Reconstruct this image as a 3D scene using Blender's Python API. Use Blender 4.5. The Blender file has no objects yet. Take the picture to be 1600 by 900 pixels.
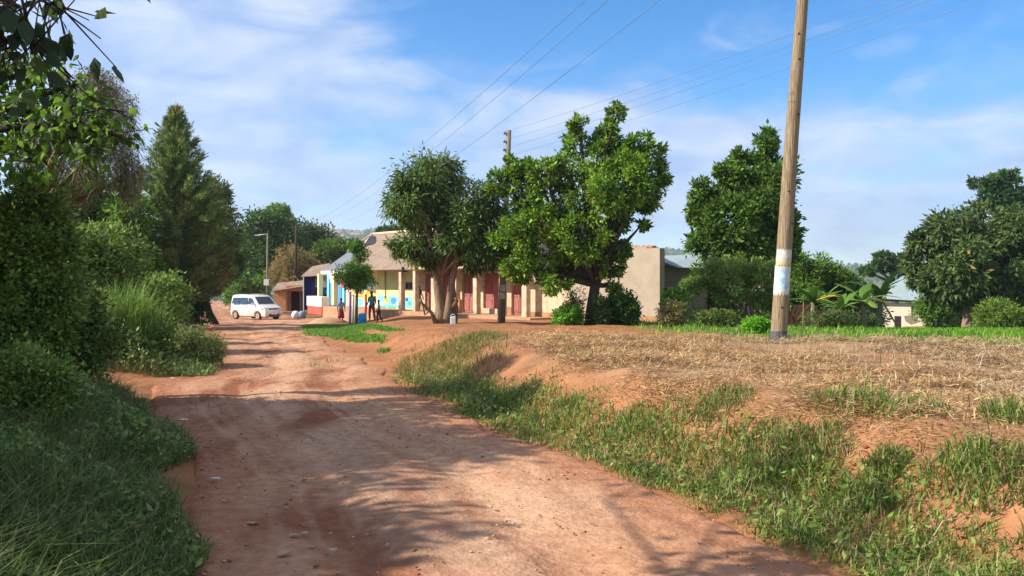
import bpy, math, random
import numpy as np
from mathutils import Vector, Matrix, Euler
random.seed(7)
rng = np.random.default_rng(11)
SC = bpy.context.scene
R = math.radians

# ------------------------------------------------------------------ camera, sky, sun, exposure
F, HY, ZC = 1250.0, 435.0, 1.65          # focal length and horizon in photo pixels, eye height in metres
cam_d = bpy.data.cameras.new('camera'); cam = bpy.data.objects.new('camera', cam_d)
SC.collection.objects.link(cam); SC.camera = cam
cam_d.sensor_width = 36; cam_d.lens = 36 * F / 1600; cam_d.shift_y = (HY - 450) / 1600
cam.location = (0, 0, ZC); cam.rotation_euler = (R(90), 0, 0)
cam_d.clip_start = 0.05; cam_d.clip_end = 12000

SUN_EL, SUN_AZ = R(35), R(-99)           # azimuth measured from +Y towards +X
sd = Vector((math.sin(SUN_AZ) * math.cos(SUN_EL), math.cos(SUN_AZ) * math.cos(SUN_EL), math.sin(SUN_EL)))
sl = bpy.data.lights.new('sun', 'SUN'); sl.energy = 4.9; sl.angle = R(0.6); sl.color = (1.0, 0.93, 0.82)
so = bpy.data.objects.new('sun', sl); SC.collection.objects.link(so)
so.rotation_euler = sd.to_track_quat('Z', 'Y').to_euler()

W = bpy.data.worlds.new('World'); SC.world = W; W.use_nodes = True
wt = W.node_tree; wt.nodes.clear()
def wn(t, **k):
    n = wt.nodes.new(t)
    for a, b in k.items(): setattr(n, a, b)
    return n
def wmath(op, a, b=None, clamp=False):
    n = wn('ShaderNodeMath', operation=op, use_clamp=clamp)
    for i, v in enumerate((a, b)):
        if v is None: continue
        if isinstance(v, (int, float)): n.inputs[i].default_value = v
        else: wt.links.new(v, n.inputs[i])
    return n.outputs[0]
sky = wn('ShaderNodeTexSky', sky_type='NISHITA', sun_disc=False)
sky.sun_elevation = SUN_EL; sky.sun_rotation = SUN_AZ % (2 * math.pi)
sky.air_density = 1.0; sky.dust_density = 0.6; sky.ozone_density = 3.0; sky.altitude = 1100
hs = wn('ShaderNodeHueSaturation'); hs.inputs['Saturation'].default_value = 1.38; hs.inputs['Value'].default_value = 1.0
wt.links.new(sky.outputs[0], hs.inputs['Color'])
tc = wn('ShaderNodeTexCoord'); sx = wn('ShaderNodeSeparateXYZ'); wt.links.new(tc.outputs['Generated'], sx.inputs[0])
AZ = wmath('ARCTAN2', sx.outputs[0], sx.outputs[1])
EL = wmath('ARCSINE', sx.outputs[2])
def noise(scale_az, scale_el, detail, rough, dist=0.0, seed=0.0, rot=0.0):
    cb = wn('ShaderNodeCombineXYZ'); wt.links.new(AZ, cb.inputs[0]); wt.links.new(EL, cb.inputs[1]); cb.inputs[2].default_value = seed
    mp = wn('ShaderNodeMapping'); mp.inputs['Rotation'].default_value = (0, 0, rot); mp.inputs['Scale'].default_value = (scale_az, scale_el, 1)
    wt.links.new(cb.outputs[0], mp.inputs[0])
    nz = wn('ShaderNodeTexNoise'); nz.inputs['Scale'].default_value = 1; nz.inputs['Detail'].default_value = detail
    nz.inputs['Roughness'].default_value = rough; nz.inputs['Distortion'].default_value = dist
    wt.links.new(mp.outputs[0], nz.inputs['Vector']); return nz.outputs['Fac']
def blob(px, py, wx, wy, ang, amp):
    """a soft bank of cloud at a fixed bearing and height in the sky"""
    az = math.atan2(px - 800, F); el = math.atan2(HY - py, math.hypot(F, px - 800))
    dx = wmath('SUBTRACT', AZ, az); dy = wmath('SUBTRACT', EL, el)
    c, s = math.cos(ang), math.sin(ang)
    u = wmath('ADD', wmath('MULTIPLY', dx, c * F / wx), wmath('MULTIPLY', dy, s * F / wx))
    v = wmath('ADD', wmath('MULTIPLY', dx, -s * F / wy), wmath('MULTIPLY', dy, c * F / wy))
    r2 = wmath('ADD', wmath('MULTIPLY', u, u), wmath('MULTIPLY', v, v))
    g = wmath('EXPONENT', wmath('MULTIPLY', r2, -1.0))
    return wmath('MULTIPLY', g, amp)
blobs = [(300, 60, 320, 115, .10, .95), (130, 130, 280, 120, 0, .65), (480, 10, 130, 90, .5, .45),
         (820, 190, 260, 70, -.12, .75), (1060, 250, 170, 80, -.1, 1.0), (640, 300, 420, 90, 0, .6),
         (1400, 240, 330, 110, .05, .6), (1500, 30, 150, 40, .15, .22), (1100, 70, 260, 45, .3, .30),
         (400, 235, 120, 22, -.08, .55), (1300, 370, 400, 60, 0, .5), (1075, 290, 60, 40, 0, .8), (300, 330, 400, 110, 0, .5),
         (-500, 150, 500, 150, .2, .6), (2200, 200, 500, 180, -.1, .6)]
acc = None
for b in blobs:
    g = blob(*b); acc = g if acc is None else wmath('ADD', acc, g)
def wramp(v, a, b):
    n = wn('ShaderNodeMapRange', interpolation_type='SMOOTHSTEP'); wt.links.new(v, n.inputs[0]); n.inputs[1].default_value = a; n.inputs[2].default_value = b
    return n.outputs[0]
# white cloud added to the unseen sky overhead and behind, brightening and warming shade
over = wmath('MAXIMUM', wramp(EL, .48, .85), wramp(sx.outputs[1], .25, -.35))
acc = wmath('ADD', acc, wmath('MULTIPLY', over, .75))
n1 = noise(5.5, 14, 8, .55, 1.2, 3.0, .12)
n2 = noise(16, 34, 6, .6, .6, 9.0, -.1)
tex = wmath('ADD', wmath('MULTIPLY', n1, .75), wmath('MULTIPLY', n2, .25))
band = wn('ShaderNodeMapRange', interpolation_type='SMOOTHSTEP'); wt.links.new(wmath('ADD', acc, wmath('MULTIPLY', wmath('SUBTRACT', tex, .5), 2.1)), band.inputs[0])
band.inputs[1].default_value = .22; band.inputs[2].default_value = 1.15; band.inputs[3].default_value = 0; band.inputs[4].default_value = .82
shade = wn('ShaderNodeMapRange'); wt.links.new(noise(9, 22, 4, .5, .4, 21.0), shade.inputs[0])
shade.inputs[1].default_value = .38; shade.inputs[2].default_value = .66
cc = wn('ShaderNodeMix', data_type='RGBA'); wt.links.new(shade.outputs[0], cc.inputs['Factor'])
cc.inputs['A'].default_value = (2.0, 2.75, 4.3, 1); cc.inputs['B'].default_value = (3.7, 4.1, 4.8, 1)
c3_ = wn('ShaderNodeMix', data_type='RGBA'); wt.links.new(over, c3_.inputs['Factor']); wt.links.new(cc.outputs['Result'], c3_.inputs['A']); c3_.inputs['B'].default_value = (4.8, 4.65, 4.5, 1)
tint = wn('ShaderNodeMix', data_type='RGBA', blend_type='MULTIPLY'); tint.inputs['Factor'].default_value = 1
wt.links.new(hs.outputs[0], tint.inputs['A']); tint.inputs['B'].default_value = (.95, 1.0, 1.02, 1)
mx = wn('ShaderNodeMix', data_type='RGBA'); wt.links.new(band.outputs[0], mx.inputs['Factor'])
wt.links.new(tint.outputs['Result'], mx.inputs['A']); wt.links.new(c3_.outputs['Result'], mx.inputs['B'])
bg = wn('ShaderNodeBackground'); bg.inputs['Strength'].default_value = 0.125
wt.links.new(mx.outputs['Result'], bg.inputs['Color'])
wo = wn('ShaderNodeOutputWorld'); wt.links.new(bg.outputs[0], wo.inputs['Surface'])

SC.view_settings.view_transform = 'Standard'; SC.view_settings.look = 'None'
SC.view_settings.exposure = 0.80; SC.view_settings.gamma = 1.0; SC.view_settings.use_curve_mapping = False
SC.render.engine = 'CYCLES'
SC.cycles.max_bounces = 6; SC.cycles.diffuse_bounces = 3; SC.cycles.transmission_bounces = 4; SC.cycles.transparent_max_bounces = 6

# ------------------------------------------------------------------ helpers
def px(x, y, d):
    """the point at photo pixel x, y that lies d metres in front of the camera"""
    return np.array([(x - 800) / F * d, d, ZC + (HY - y) / F * d])
def xz(x, d): return (x - 800) / F * d
LOC = {}
def link(o): SC.collection.objects.link(o)
def thing(name, label, cat, loc=(0, 0, 0), rz=0.0, group=None, local=False):
    o = bpy.data.objects.new(name, None); link(o); o.empty_display_size = .3
    o.location = loc; o.rotation_euler = (0, 0, rz)
    o['label'] = label; o['category'] = cat
    if group: o['group'] = group
    LOC[o.name] = np.zeros(3) if local else np.array(loc, float)
    return o
def tag(o, label, cat, group=None, kind=None):
    if kind: o['kind'] = kind
    o['label'] = label
    if cat: o['category'] = cat
    if group: o['group'] = group
    return o
def raw(name, v, quads=None, tris=None, mat=None, parent=None, col=None, smooth=False, centre=False):
    v = np.asarray(v, float).reshape(-1, 3)
    off = LOC.get(parent.name, np.zeros(3)) if parent is not None else np.zeros(3)
    base = None
    if parent is None and centre:
        base = np.array([(v[:, 0].min() + v[:, 0].max()) / 2, (v[:, 1].min() + v[:, 1].max()) / 2, v[:, 2].min()]); off = base
    v = v - off
    me = bpy.data.meshes.new(name)
    nq = 0 if quads is None else len(quads); nt = 0 if tris is None else len(tris)
    li = []; ls = []; lt = []; p = 0
    if nq:
        q = np.asarray(quads, np.int32); li.append(q.ravel()); ls.append(np.arange(nq) * 4); lt.append(np.full(nq, 4)); p = nq * 4
    if nt:
        t = np.asarray(tris, np.int32); li.append(t.ravel()); ls.append(p + np.arange(nt) * 3); lt.append(np.full(nt, 3))
    li = np.concatenate(li); ls = np.concatenate(ls); lt = np.concatenate(lt)
    me.vertices.add(len(v)); me.vertices.foreach_set('co', v.ravel().astype(np.float32))
    me.loops.add(len(li)); me.loops.foreach_set('vertex_index', li.astype(np.int32))
    me.polygons.add(len(ls)); me.polygons.foreach_set('loop_start', ls.astype(np.int32)); me.polygons.foreach_set('loop_total', lt.astype(np.int32))
    if smooth: me.polygons.foreach_set('use_smooth', np.ones(len(ls), bool))
    me.update(calc_edges=True)
    if col is not None:
        if mat is not None and mat == M.get('leaf'): col = np.clip(np.asarray(col) * np.array([1.95, 1.7, 1.3]), 0, .9)
        if mat is not None and mat == M.get('grass'): col = np.clip(np.asarray(col) * np.array([1.35, 1.2, 1.0]), 0, .9)
        a = me.color_attributes.new('col', 'FLOAT_COLOR', 'POINT')
        c = np.ones((len(v), 4), np.float32); c[:, :3] = col; a.data.foreach_set('color', c.ravel())
    if mat: me.materials.append(mat)
    o = bpy.data.objects.new(name, me); link(o)
    if parent is not None: o.parent = parent; LOC[o.name] = off
    elif base is not None: o.location = base; LOC[o.name] = base
    return o
class MB:
    """collects shapes for one mesh"""
    def __init__(s): s.v = []; s.f = []; s.sm = []
    def add(s, vs, fs, sm=False):
        b = len(s.v); s.v += [tuple(map(float, p)) for p in vs]; s.f += [[i + b for i in f] for f in fs]; s.sm += [sm] * len(fs)
    def box(s, c, d, m=None, taper=1.0):
        x, y, z = d[0] / 2, d[1] / 2, d[2] / 2
        vs = [(-x, -y, -z), (x, -y, -z), (x, y, -z), (-x, y, -z), (-x * taper, -y * taper, z), (x * taper, -y * taper, z), (x * taper, y * taper, z), (-x * taper, y * taper, z)]
        if m is not None: vs = [m @ Vector(p) for p in vs]
        vs = [(p[0] + c[0], p[1] + c[1], p[2] + c[2]) for p in vs]
        s.add(vs, [(0, 3, 2, 1), (4, 5, 6, 7), (0, 1, 5, 4), (1, 2, 6, 5), (2, 3, 7, 6), (3, 0, 4, 7)]); return s
    def tube(s, pts, rad, n=8, cap=True, sm=True):
        pts = [Vector(p) for p in pts]
        if not hasattr(rad, '__len__'): rad = [rad] * len(pts)
        b = len(s.v); up = Vector((0, 0, 1)); prev = None
        for i, p in enumerate(pts):
            t = (pts[min(i + 1, len(pts) - 1)] - pts[max(i - 1, 0)]).normalized()
            a = prev if prev is not None else (Vector((1, 0, 0)) if abs(t.z) > .9 else up)
            u = (a - t * a.dot(t)).normalized(); w = t.cross(u); prev = u
            for k in range(n):
                an = 2 * math.pi * k / n
                s.v.append(tuple(p + (u * math.cos(an) + w * math.sin(an)) * rad[i]))
        for i in range(len(pts) - 1):
            for k in range(n):
                k2 = (k + 1) % n
                s.f.append([b + i * n + k, b + i * n + k2, b + (i + 1) * n + k2, b + (i + 1) * n + k]); s.sm.append(sm)
        if cap:
            s.f.append([b + k for k in range(n)][::-1]); s.f.append([b + (len(pts) - 1) * n + k for k in range(n)]); s.sm += [False, False]
        return s
    def prism(s, poly, a, b):
        """poly: list of 3-d points; a, b: offsets to the two faces"""
        n = len(poly); a = Vector(a); b = Vector(b)
        vs = [Vector(p) + a for p in poly] + [Vector(p) + b for p in poly]
        s.add(vs, [list(range(n))[::-1], list(range(n, 2 * n))] + [[i, (i + 1) % n, n + (i + 1) % n, n + i] for i in range(n)]); return s
    def lathe(s, c, prof, n=14):
        b = len(s.v)
        for r, z in prof:
            for k in range(n):
                an = 2 * math.pi * k / n; s.v.append((c[0] + r * math.cos(an), c[1] + r * math.sin(an), c[2] + z))
        for i in range(len(prof) - 1):
            for k in range(n):
                k2 = (k + 1) % n
                s.f.append([b + i * n + k, b + i * n + k2, b + (i + 1) * n + k2, b + (i + 1) * n + k]); s.sm.append(True)
        s.f.append([b + k for k in range(n)][::-1]); s.f.append([b + (len(prof) - 1) * n + k for k in range(n)]); s.sm += [False, False]
        return s
    def build(s, name, mat, parent=None, bevel=0, centre=True):
        v = np.array(s.v, float)
        base = None
        if parent is not None: off = LOC.get(parent.name, np.zeros(3))
        elif centre:
            base = np.array([(v[:, 0].min() + v[:, 0].max()) / 2, (v[:, 1].min() + v[:, 1].max()) / 2, v[:, 2].min()]); off = base
        else: off = np.zeros(3)
        me = bpy.data.meshes.new(name); me.from_pydata([tuple(p) for p in v - off], [], s.f)
        me.polygons.foreach_set('use_smooth', s.sm); me.update(); me.materials.append(mat)
        o = bpy.data.objects.new(name, me); link(o)
        if parent is not None: o.parent = parent; LOC[o.name] = off
        elif base is not None: o.location = base; LOC[o.name] = base
        if bevel:
            m = o.modifiers.new('bevel', 'BEVEL'); m.width = bevel; m.segments = 2; m.limit_method = 'ANGLE'
        return o

def sstep(a, b, x):
    t = np.clip((x - a) / (b - a), 0, 1); return t * t * (3 - 2 * t)
def vnoise(x, y, sc, seed=0):
    """smooth value noise in numpy"""
    x = np.asarray(x, float) / sc + 1000.5 + seed * 17.3; y = np.asarray(y, float) / sc + 1000.5 + seed * 9.1
    xi = np.floor(x).astype(np.int64); yi = np.floor(y).astype(np.int64); fx = x - xi; fy = y - yi
    def h(a, b):
        n = (a * 374761393 + b * 668265263 + seed * 1442695) & 0xffffffff
        n = ((n ^ (n >> 13)) * 1274126177) & 0xffffffff
        return ((n ^ (n >> 16)) & 0xffff) / 65535.0
    fx = fx * fx * (3 - 2 * fx); fy = fy * fy * (3 - 2 * fy)
    return (h(xi, yi) * (1 - fx) + h(xi + 1, yi) * fx) * (1 - fy) + (h(xi, yi + 1) * (1 - fx) + h(xi + 1, yi + 1) * fx) * fy
def fbm(x, y, sc, seed=0, oct=4):
    s = 0; a = .5
    for i in range(oct): s = s + a * vnoise(x, y, sc / 2 ** i, seed + i); a /= 2
    return s / (1 - .5 ** oct)

# ------------------------------------------------------------------ materials
def mat(name, color, rough=.8, spec=.3, metal=0, noise_amt=0, noise_scale=5, bump=0, bump_scale=40, attr=False, trans=0, color2=None, emit=None, alpha=None, coat=0, stretch=None):
    m = bpy.data.materials.new(name); m.use_nodes = True; nt = m.node_tree; b = nt.nodes['Principled BSDF']
    b.inputs['Base Color'].default_value = (*color, 1); b.inputs['Roughness'].default_value = rough
    b.inputs['Specular IOR Level'].default_value = spec; b.inputs['Metallic'].default_value = metal
    if coat: b.inputs['Coat Weight'].default_value = coat; b.inputs['Coat Roughness'].default_value = .05
    src = None
    def N(t, **k):
        n = nt.nodes.new(t)
        for a, c in k.items(): setattr(n, a, c)
        return n
    if attr:
        a = N('ShaderNodeAttribute', attribute_name='col'); src = a.outputs['Color']
    tcn = N('ShaderNodeTexCoord'); vec = tcn.outputs['Object']
    if stretch:
        mp = N('ShaderNodeMapping'); mp.inputs['Scale'].default_value = stretch; nt.links.new(vec, mp.inputs[0]); vec = mp.outputs[0]
    if noise_amt:
        nz = N('ShaderNodeTexNoise'); nz.inputs['Scale'].default_value = noise_scale; nz.inputs['Detail'].default_value = 8; nz.inputs['Roughness'].default_value = .65
        nt.links.new(vec, nz.inputs['Vector'])
        mr = N('ShaderNodeMapRange'); mr.inputs[1].default_value = .3; mr.inputs[2].default_value = .7
        nt.links.new(nz.outputs['Fac'], mr.inputs[0])
        mxx = N('ShaderNodeMix', data_type='RGBA'); nt.links.new(mr.outputs[0], mxx.inputs['Factor'])
        if src is None:
            c2 = color2 or tuple(c * (1 - noise_amt) for c in color)
            mxx.inputs['A'].default_value = (*color, 1); mxx.inputs['B'].default_value = (*c2, 1); src = mxx.outputs['Result']
        else:
            mr.inputs[3].default_value = 1 - noise_amt; mr.inputs[4].default_value = 1 + noise_amt * .6
            vm = N('ShaderNodeVectorMath', operation='SCALE'); nt.links.new(src, vm.inputs[0]); nt.links.new(mr.outputs[0], vm.inputs['Scale']); src = vm.outputs[0]
    if src is not None: nt.links.new(src, b.inputs['Base Color'])
    if bump:
        nz2 = N('ShaderNodeTexNoise'); nz2.inputs['Scale'].default_value = bump_scale; nz2.inputs['Detail'].default_value = 6
        nt.links.new(vec, nz2.inputs['Vector'])
        bp = N('ShaderNodeBump'); bp.inputs['Strength'].default_value = bump; bp.inputs['Distance'].default_value = .03
        nt.links.new(nz2.outputs['Fac'], bp.inputs['Height']); nt.links.new(bp.outputs[0], b.inputs['Normal'])
    if trans:
        tr = N('ShaderNodeBsdfTranslucent'); ms = N('ShaderNodeMixShader'); ms.inputs[0].default_value = trans
        if src is not None: nt.links.new(src, tr.inputs['Color'])
        else: tr.inputs['Color'].default_value = (*color, 1)
        out = nt.nodes['Material Output']
        nt.links.new(b.outputs[0], ms.inputs[1]); nt.links.new(tr.outputs[0], ms.inputs[2]); nt.links.new(ms.outputs[0], out.inputs['Surface'])
    return m
M = {}
M['leaf'] = mat('leaf', (.05, .1, .02), .5, .14, attr=True, trans=.33)
M['grass'] = mat('grass_blade', (.05, .1, .02), .6, .2, attr=True, trans=.3)
M['straw'] = mat('straw', (.4, .3, .15), .7, .2, attr=True, trans=.1)
M['bark'] = mat('bark', (.17, .115, .075), .9, .1, noise_amt=.5, noise_scale=6, bump=1, bump_scale=14, stretch=(1, 1, .3))
M['bark_pale'] = mat('bark_pale', (.30, .20, .13), .9, .1, noise_amt=.5, noise_scale=5, bump=1, bump_scale=12, stretch=(1, 1, .35))
M['bark_dark'] = mat('bark_dark', (.07, .055, .04), .9, .1, noise_amt=.4, noise_scale=6, bump=.8, bump_scale=14)
M['pole'] = mat('weathered_pole_timber', (.37, .29, .18), .85, .15, noise_amt=.6, noise_scale=4, color2=(.17, .11, .065), bump=1, bump_scale=8, stretch=(7, 7, .55))
M['pole_grey'] = mat('grey_timber', (.30, .24, .18), .85, .15, noise_amt=.4, noise_scale=5, stretch=(3, 3, .4))
M['concrete'] = mat('concrete_pole', (.62, .60, .54), .8, .2, noise_amt=.2)
M['paint_black'] = mat('black_paint', (.045, .048, .055), .55, .3, noise_amt=.4, noise_scale=20, color2=(.12, .12, .13))
M['paper'] = mat('poster_paper', (.68, .70, .66), .8, .1, noise_amt=.25, noise_scale=12, color2=(.42, .36, .28))
M['paper_blue'] = mat('poster_blue', (.66, .72, .74), .8, .1, noise_amt=.6, noise_scale=9, color2=(.14, .38, .58))
M['wire'] = mat('aluminium_wire', (.16, .16, .18), .5, .4)
M['white_paint'] = mat('white_car_paint', (.80, .80, .78), .3, .5, coat=.4, noise_amt=.2, noise_scale=1.6, color2=(.62, .54, .46))
M['glass'] = mat('car_glass', (.02, .03, .05), .05, .7)
M['tyre'] = mat('tyre', (.03, .028, .027), .8, .2, noise_amt=.5, color2=(.2, .11, .07))
M['rim'] = mat('dusty_rim', (.42, .30, .22), .5, .5, metal=.3)
M['black_plastic'] = mat('black_plastic', (.03, .03, .033), .5, .4)
M['lamp_glass'] = mat('lamp_glass', (.55, .58, .6), .1, .8)
M['orange_lens'] = mat('orange_lens', (.7, .25, .04), .2, .6)
M['cream'] = mat('cream_render', (.70, .57, .39), .9, .1, noise_amt=.3, noise_scale=3.2, color2=(.42, .29, .18))
M['olive'] = mat('olive_green_render', (.42, .43, .22), .9, .1, noise_amt=.2, noise_scale=2.5)
M['lime'] = mat('pale_lime_paint', (.66, .72, .36), .9, .1, noise_amt=.2, noise_scale=3)
M['grey_render'] = mat('grey_cement_render', (.42, .345, .26), .9, .1, noise_amt=.25, noise_scale=1.3, color2=(.34, .27, .20), bump=.3, bump_scale=6)
M['soil_stain'] = mat('earth_stained_render', (.48, .25, .13), .95, .05, noise_amt=.3, noise_scale=3)
M['plinth'] = mat('earthen_plinth', (.52, .31, .19), .95, .05, noise_amt=.3, noise_scale=3, bump=.5, bump_scale=10)
M['maroon'] = mat('maroon_steel_door', (.30, .085, .07), .6, .35, noise_amt=.35, noise_scale=4, color2=(.40, .15, .12))
M['door_grey'] = mat('bare_metal', (.36, .33, .30), .6, .3, noise_amt=.3)
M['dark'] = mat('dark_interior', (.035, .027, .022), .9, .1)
M['brick'] = mat('red_brick', (.45, .20, .10), .9, .1, noise_amt=.5, noise_scale=9, bump=.6)
M['brick_orange'] = mat('orange_mud_brick', (.62, .30, .13), .9, .1, noise_amt=.4, noise_scale=5, bump=.5)
M['navy'] = mat('navy_cloth', (.02, .025, .10), .9, .1, noise_amt=.3)
def flat(n, c, r=.7): 
    M[n] = mat(n, c, r, .2, noise_amt=.12, noise_scale=4); return M[n]
flat('blue_paint', (.07, .30, .68)); flat('sky_paint', (.22, .56, .80)); flat('pale_blue_paint', (.50, .74, .86)); flat('yellow_paint', (.85, .66, .12)); flat('pale_yellow_paint', (.85, .78, .35))
flat('red_paint', (.62, .10, .07)); flat('orange_paint', (.85, .36, .05)); flat('white_wall', (.80, .78, .74)); flat('pink_paint', (.78, .45, .42)); flat('purple_paint', (.30, .18, .50))
flat('peach_paint', (.80, .52, .30)); flat('green_paint', (.12, .42, .22)); flat('dark_blue_paint', (.04, .07, .20)); flat('teal_cloth', (.03, .22, .24)); flat('maroon_cloth', (.22, .03, .04))
flat('grey_blue_cloth', (.25, .32, .42)); flat('pink_cloth', (.75, .50, .45)); flat('dark_cloth', (.04, .04, .06)); flat('tarp_blue', (.10, .16, .62)); flat('skin', (.085, .045, .028)); flat('hair', (.012, .01, .01))
flat('blue_plastic', (.03, .30, .66), .35); flat('jerrycan_plastic', (.66, .70, .70), .4)

def sheet_metal(name, c1, c2, amt=.5, period=22.0):
    m = bpy.data.materials.new(name); m.use_nodes = True; nt = m.node_tree; b = nt.nodes['Principled BSDF']
    b.inputs['Roughness'].default_value = .55; b.inputs['Specular IOR Level'].default_value = .35
    uv = nt.nodes.new('ShaderNodeUVMap')
    w = nt.nodes.new('ShaderNodeTexWave'); w.inputs['Scale'].default_value = period / 6.283 ; w.wave_type = 'BANDS'; w.bands_direction = 'X'; w.wave_profile = 'SIN'
    nt.links.new(uv.outputs[0], w.inputs['Vector'])
    bp = nt.nodes.new('ShaderNodeBump'); bp.inputs['Strength'].default_value = .7; bp.inputs['Distance'].default_value = .03
    nt.links.new(w.outputs['Fac'], bp.inputs['Height']); nt.links.new(bp.outputs[0], b.inputs['Normal'])
    mp = nt.nodes.new('ShaderNodeMapping'); mp.inputs['Scale'].default_value = (1.6, .35, 1); nt.links.new(uv.outputs[0], mp.inputs[0])
    nz = nt.nodes.new('ShaderNodeTexNoise'); nz.inputs['Scale'].default_value = 1.5; nz.inputs['Detail'].default_value = 9; nz.inputs['Roughness'].default_value = .7
    nt.links.new(mp.outputs[0], nz.inputs['Vector'])
    mr = nt.nodes.new('ShaderNodeMapRange'); mr.inputs[1].default_value = .5 - amt * .35; mr.inputs[2].default_value = .5 + amt * .35; nt.links.new(nz.outputs['Fac'], mr.inputs[0])
    mi = nt.nodes.new('ShaderNodeMix'); mi.data_type = 'RGBA'; nt.links.new(mr.outputs[0], mi.inputs['Factor'])
    mi.inputs['A'].default_value = (*c1, 1); mi.inputs['B'].default_value = (*c2, 1); nt.links.new(mi.outputs['Result'], b.inputs['Base Color'])
    return m
M['rust_roof'] = sheet_metal('rusty_iron_sheet', (.26, .15, .085), (.38, .29, .20), .55)
M['grey_roof'] = sheet_metal('dark_grey_iron_sheet', (.15, .155, .17), (.21, .21, .22), .6)
M['pale_roof'] = sheet_metal('pale_iron_sheet', (.33, .40, .40), (.26, .31, .31), .6)

def roof_panel(name, pts, material, parent, thick=.04):
    """a sheet-metal slope: polygon, first edge = eave; uv runs along the eave"""
    P = [Vector(p) for p in pts]; u = (P[1] - P[0]).normalized(); n = u.cross(P[2] - P[0]).normalized()
    if n.z < 0: n = -n
    w = n.cross(u)
    off = Vector(LOC.get(parent.name, np.zeros(3)))
    me = bpy.data.meshes.new(name); k = len(P)
    vs = [p - off for p in P] + [p - off - n * thick for p in P]
    fs = [list(range(k)), list(range(k, 2 * k))[::-1]] + [[i, k + i, k + (i + 1) % k, (i + 1) % k] for i in range(k)]
    me.from_pydata([tuple(v) for v in vs], [], fs); me.update()
    ul = me.uv_layers.new(name='UVMap')
    for poly in me.polygons:
        for l in poly.loop_indices:
            p = me.vertices[me.loops[l].vertex_index].co + off - P[0]; ul.data[l].uv = (p.dot(u), p.dot(w))
    me.materials.append(material); o = bpy.data.objects.new(name, me); link(o); o.parent = parent; LOC[o.name] = np.array(off)
    return o

# ------------------------------------------------------------------ ground shape
RY = [-200, -30, -10, 0, 2, 4.4, 5.65, 7.8, 10, 12.5, 18, 23, 30, 38, 45, 55, 62, 90, 150, 250, 400]
RX = [80, 14, 6.5, 3.3, 2.7, 1.83, 1.36, .31, -.80, -1.65, -3.4, -5.2, -7.3, -8.8, -9.8, -12.0, -15, -27, -54, -95, -170]
LY = [-200, -30, -10, 0, 2, 4.4, 5.65, 7.8, 9.5, 11, 12.5, 14.5, 18, 23, 30, 38, 50, 62, 90, 150, 250, 400]
LX = [75, 9, 2.8, -.4, -1.0, -1.8, -2.25, -3.1, -4.2, -5.0, -5.7, -5.4, -6.5, -8.4, -11, -14.3, -19, -23.5, -34, -58.5, -100, -176]
ZY = [-200, -30, 0, 8, 12, 20, 30, 45, 62, 80, 100, 150, 250, 400]
ZZ = [4, .5, 0, 0, -.02, -.2, -.5, -1.0, -1.5, -2.0, -2.2, -2.5, -4.5, -12]
PY = [-200, -30, 0, 9, 14.6, 17, 20, 25, 30, 35, 40, 50, 60, 80, 120, 250, 400]
PZ = [4, .8, .6, .6, .54, .45, .28, .08, -.05, -.25, -.42, -.5, -.8, -1.8, -3, -7, -15]
def road_r(y): return np.interp(y, RY, RX)
def road_l(y): return np.interp(y, LY, LX)
def ground(x, y, detail=True):
    x = np.asarray(x, float); y = np.asarray(y, float)
    zr = np.interp(y, ZY, ZZ); r = road_r(y); l = road_l(y)
    s = (x - r) * .9; t = (l - x) * .9
    zp = np.interp(y, PY, PZ) - np.interp(y, [18, 24, 30, 40, 50, 60, 80], [0, .15, .28, .5, 1.0, 1.4, 1.6]) * sstep(7, 12, x)
    wid = 1.35 + np.clip(y - 12, 0, 60) * .07
    w = sstep(.3, .3 + wid, s)
    z = zr * (1 - w) + zp * w
    open_ = sstep(10.6, 11.4, y) * (1 - sstep(13.6, 14.6, y))
    z = z + .45 * sstep(.1, 2.2, t) * (1 - open_)
    if detail:
        rug = sstep(.2, 1.2, s)
        z = z + rug * ((fbm(x, y, 1.6, 3) - .5) * .22 + (fbm(x, y, .45, 5, 3) - .5) * .09) * sstep(60, 20, y)
        z = z + (1 - rug) * (fbm(x, y, 2.5, 9, 3) - .5) * .06
        z = z + sstep(0, 1, t) * (fbm(x, y, 1.1, 7) - .5) * .25
    rr = np.hypot(x, y); az = np.degrees(np.arctan2(x, y))
    bump = np.interp(az, [-180, -60, -35, -22, -17, -13, -9, -6, 0, 15, 30, 60, 180], [20, 40, 80, 104, 104, 108, 112, 108, 96, 45, 0, -12, 10])
    hill = (bump * (.93 + .12 * fbm(az * 8, rr * .0, 18, 31)) + (fbm(x, y, 330, 21) - .5) * 26) * sstep(420, 2100, rr)
    hill = hill - 26 * sstep(150, 450, rr) * (1 - sstep(700, 1300, rr))
    z = z * (1 - sstep(300, 700, rr)) + hill
    return z
def gz(x, y): return float(ground(x, y))

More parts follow.
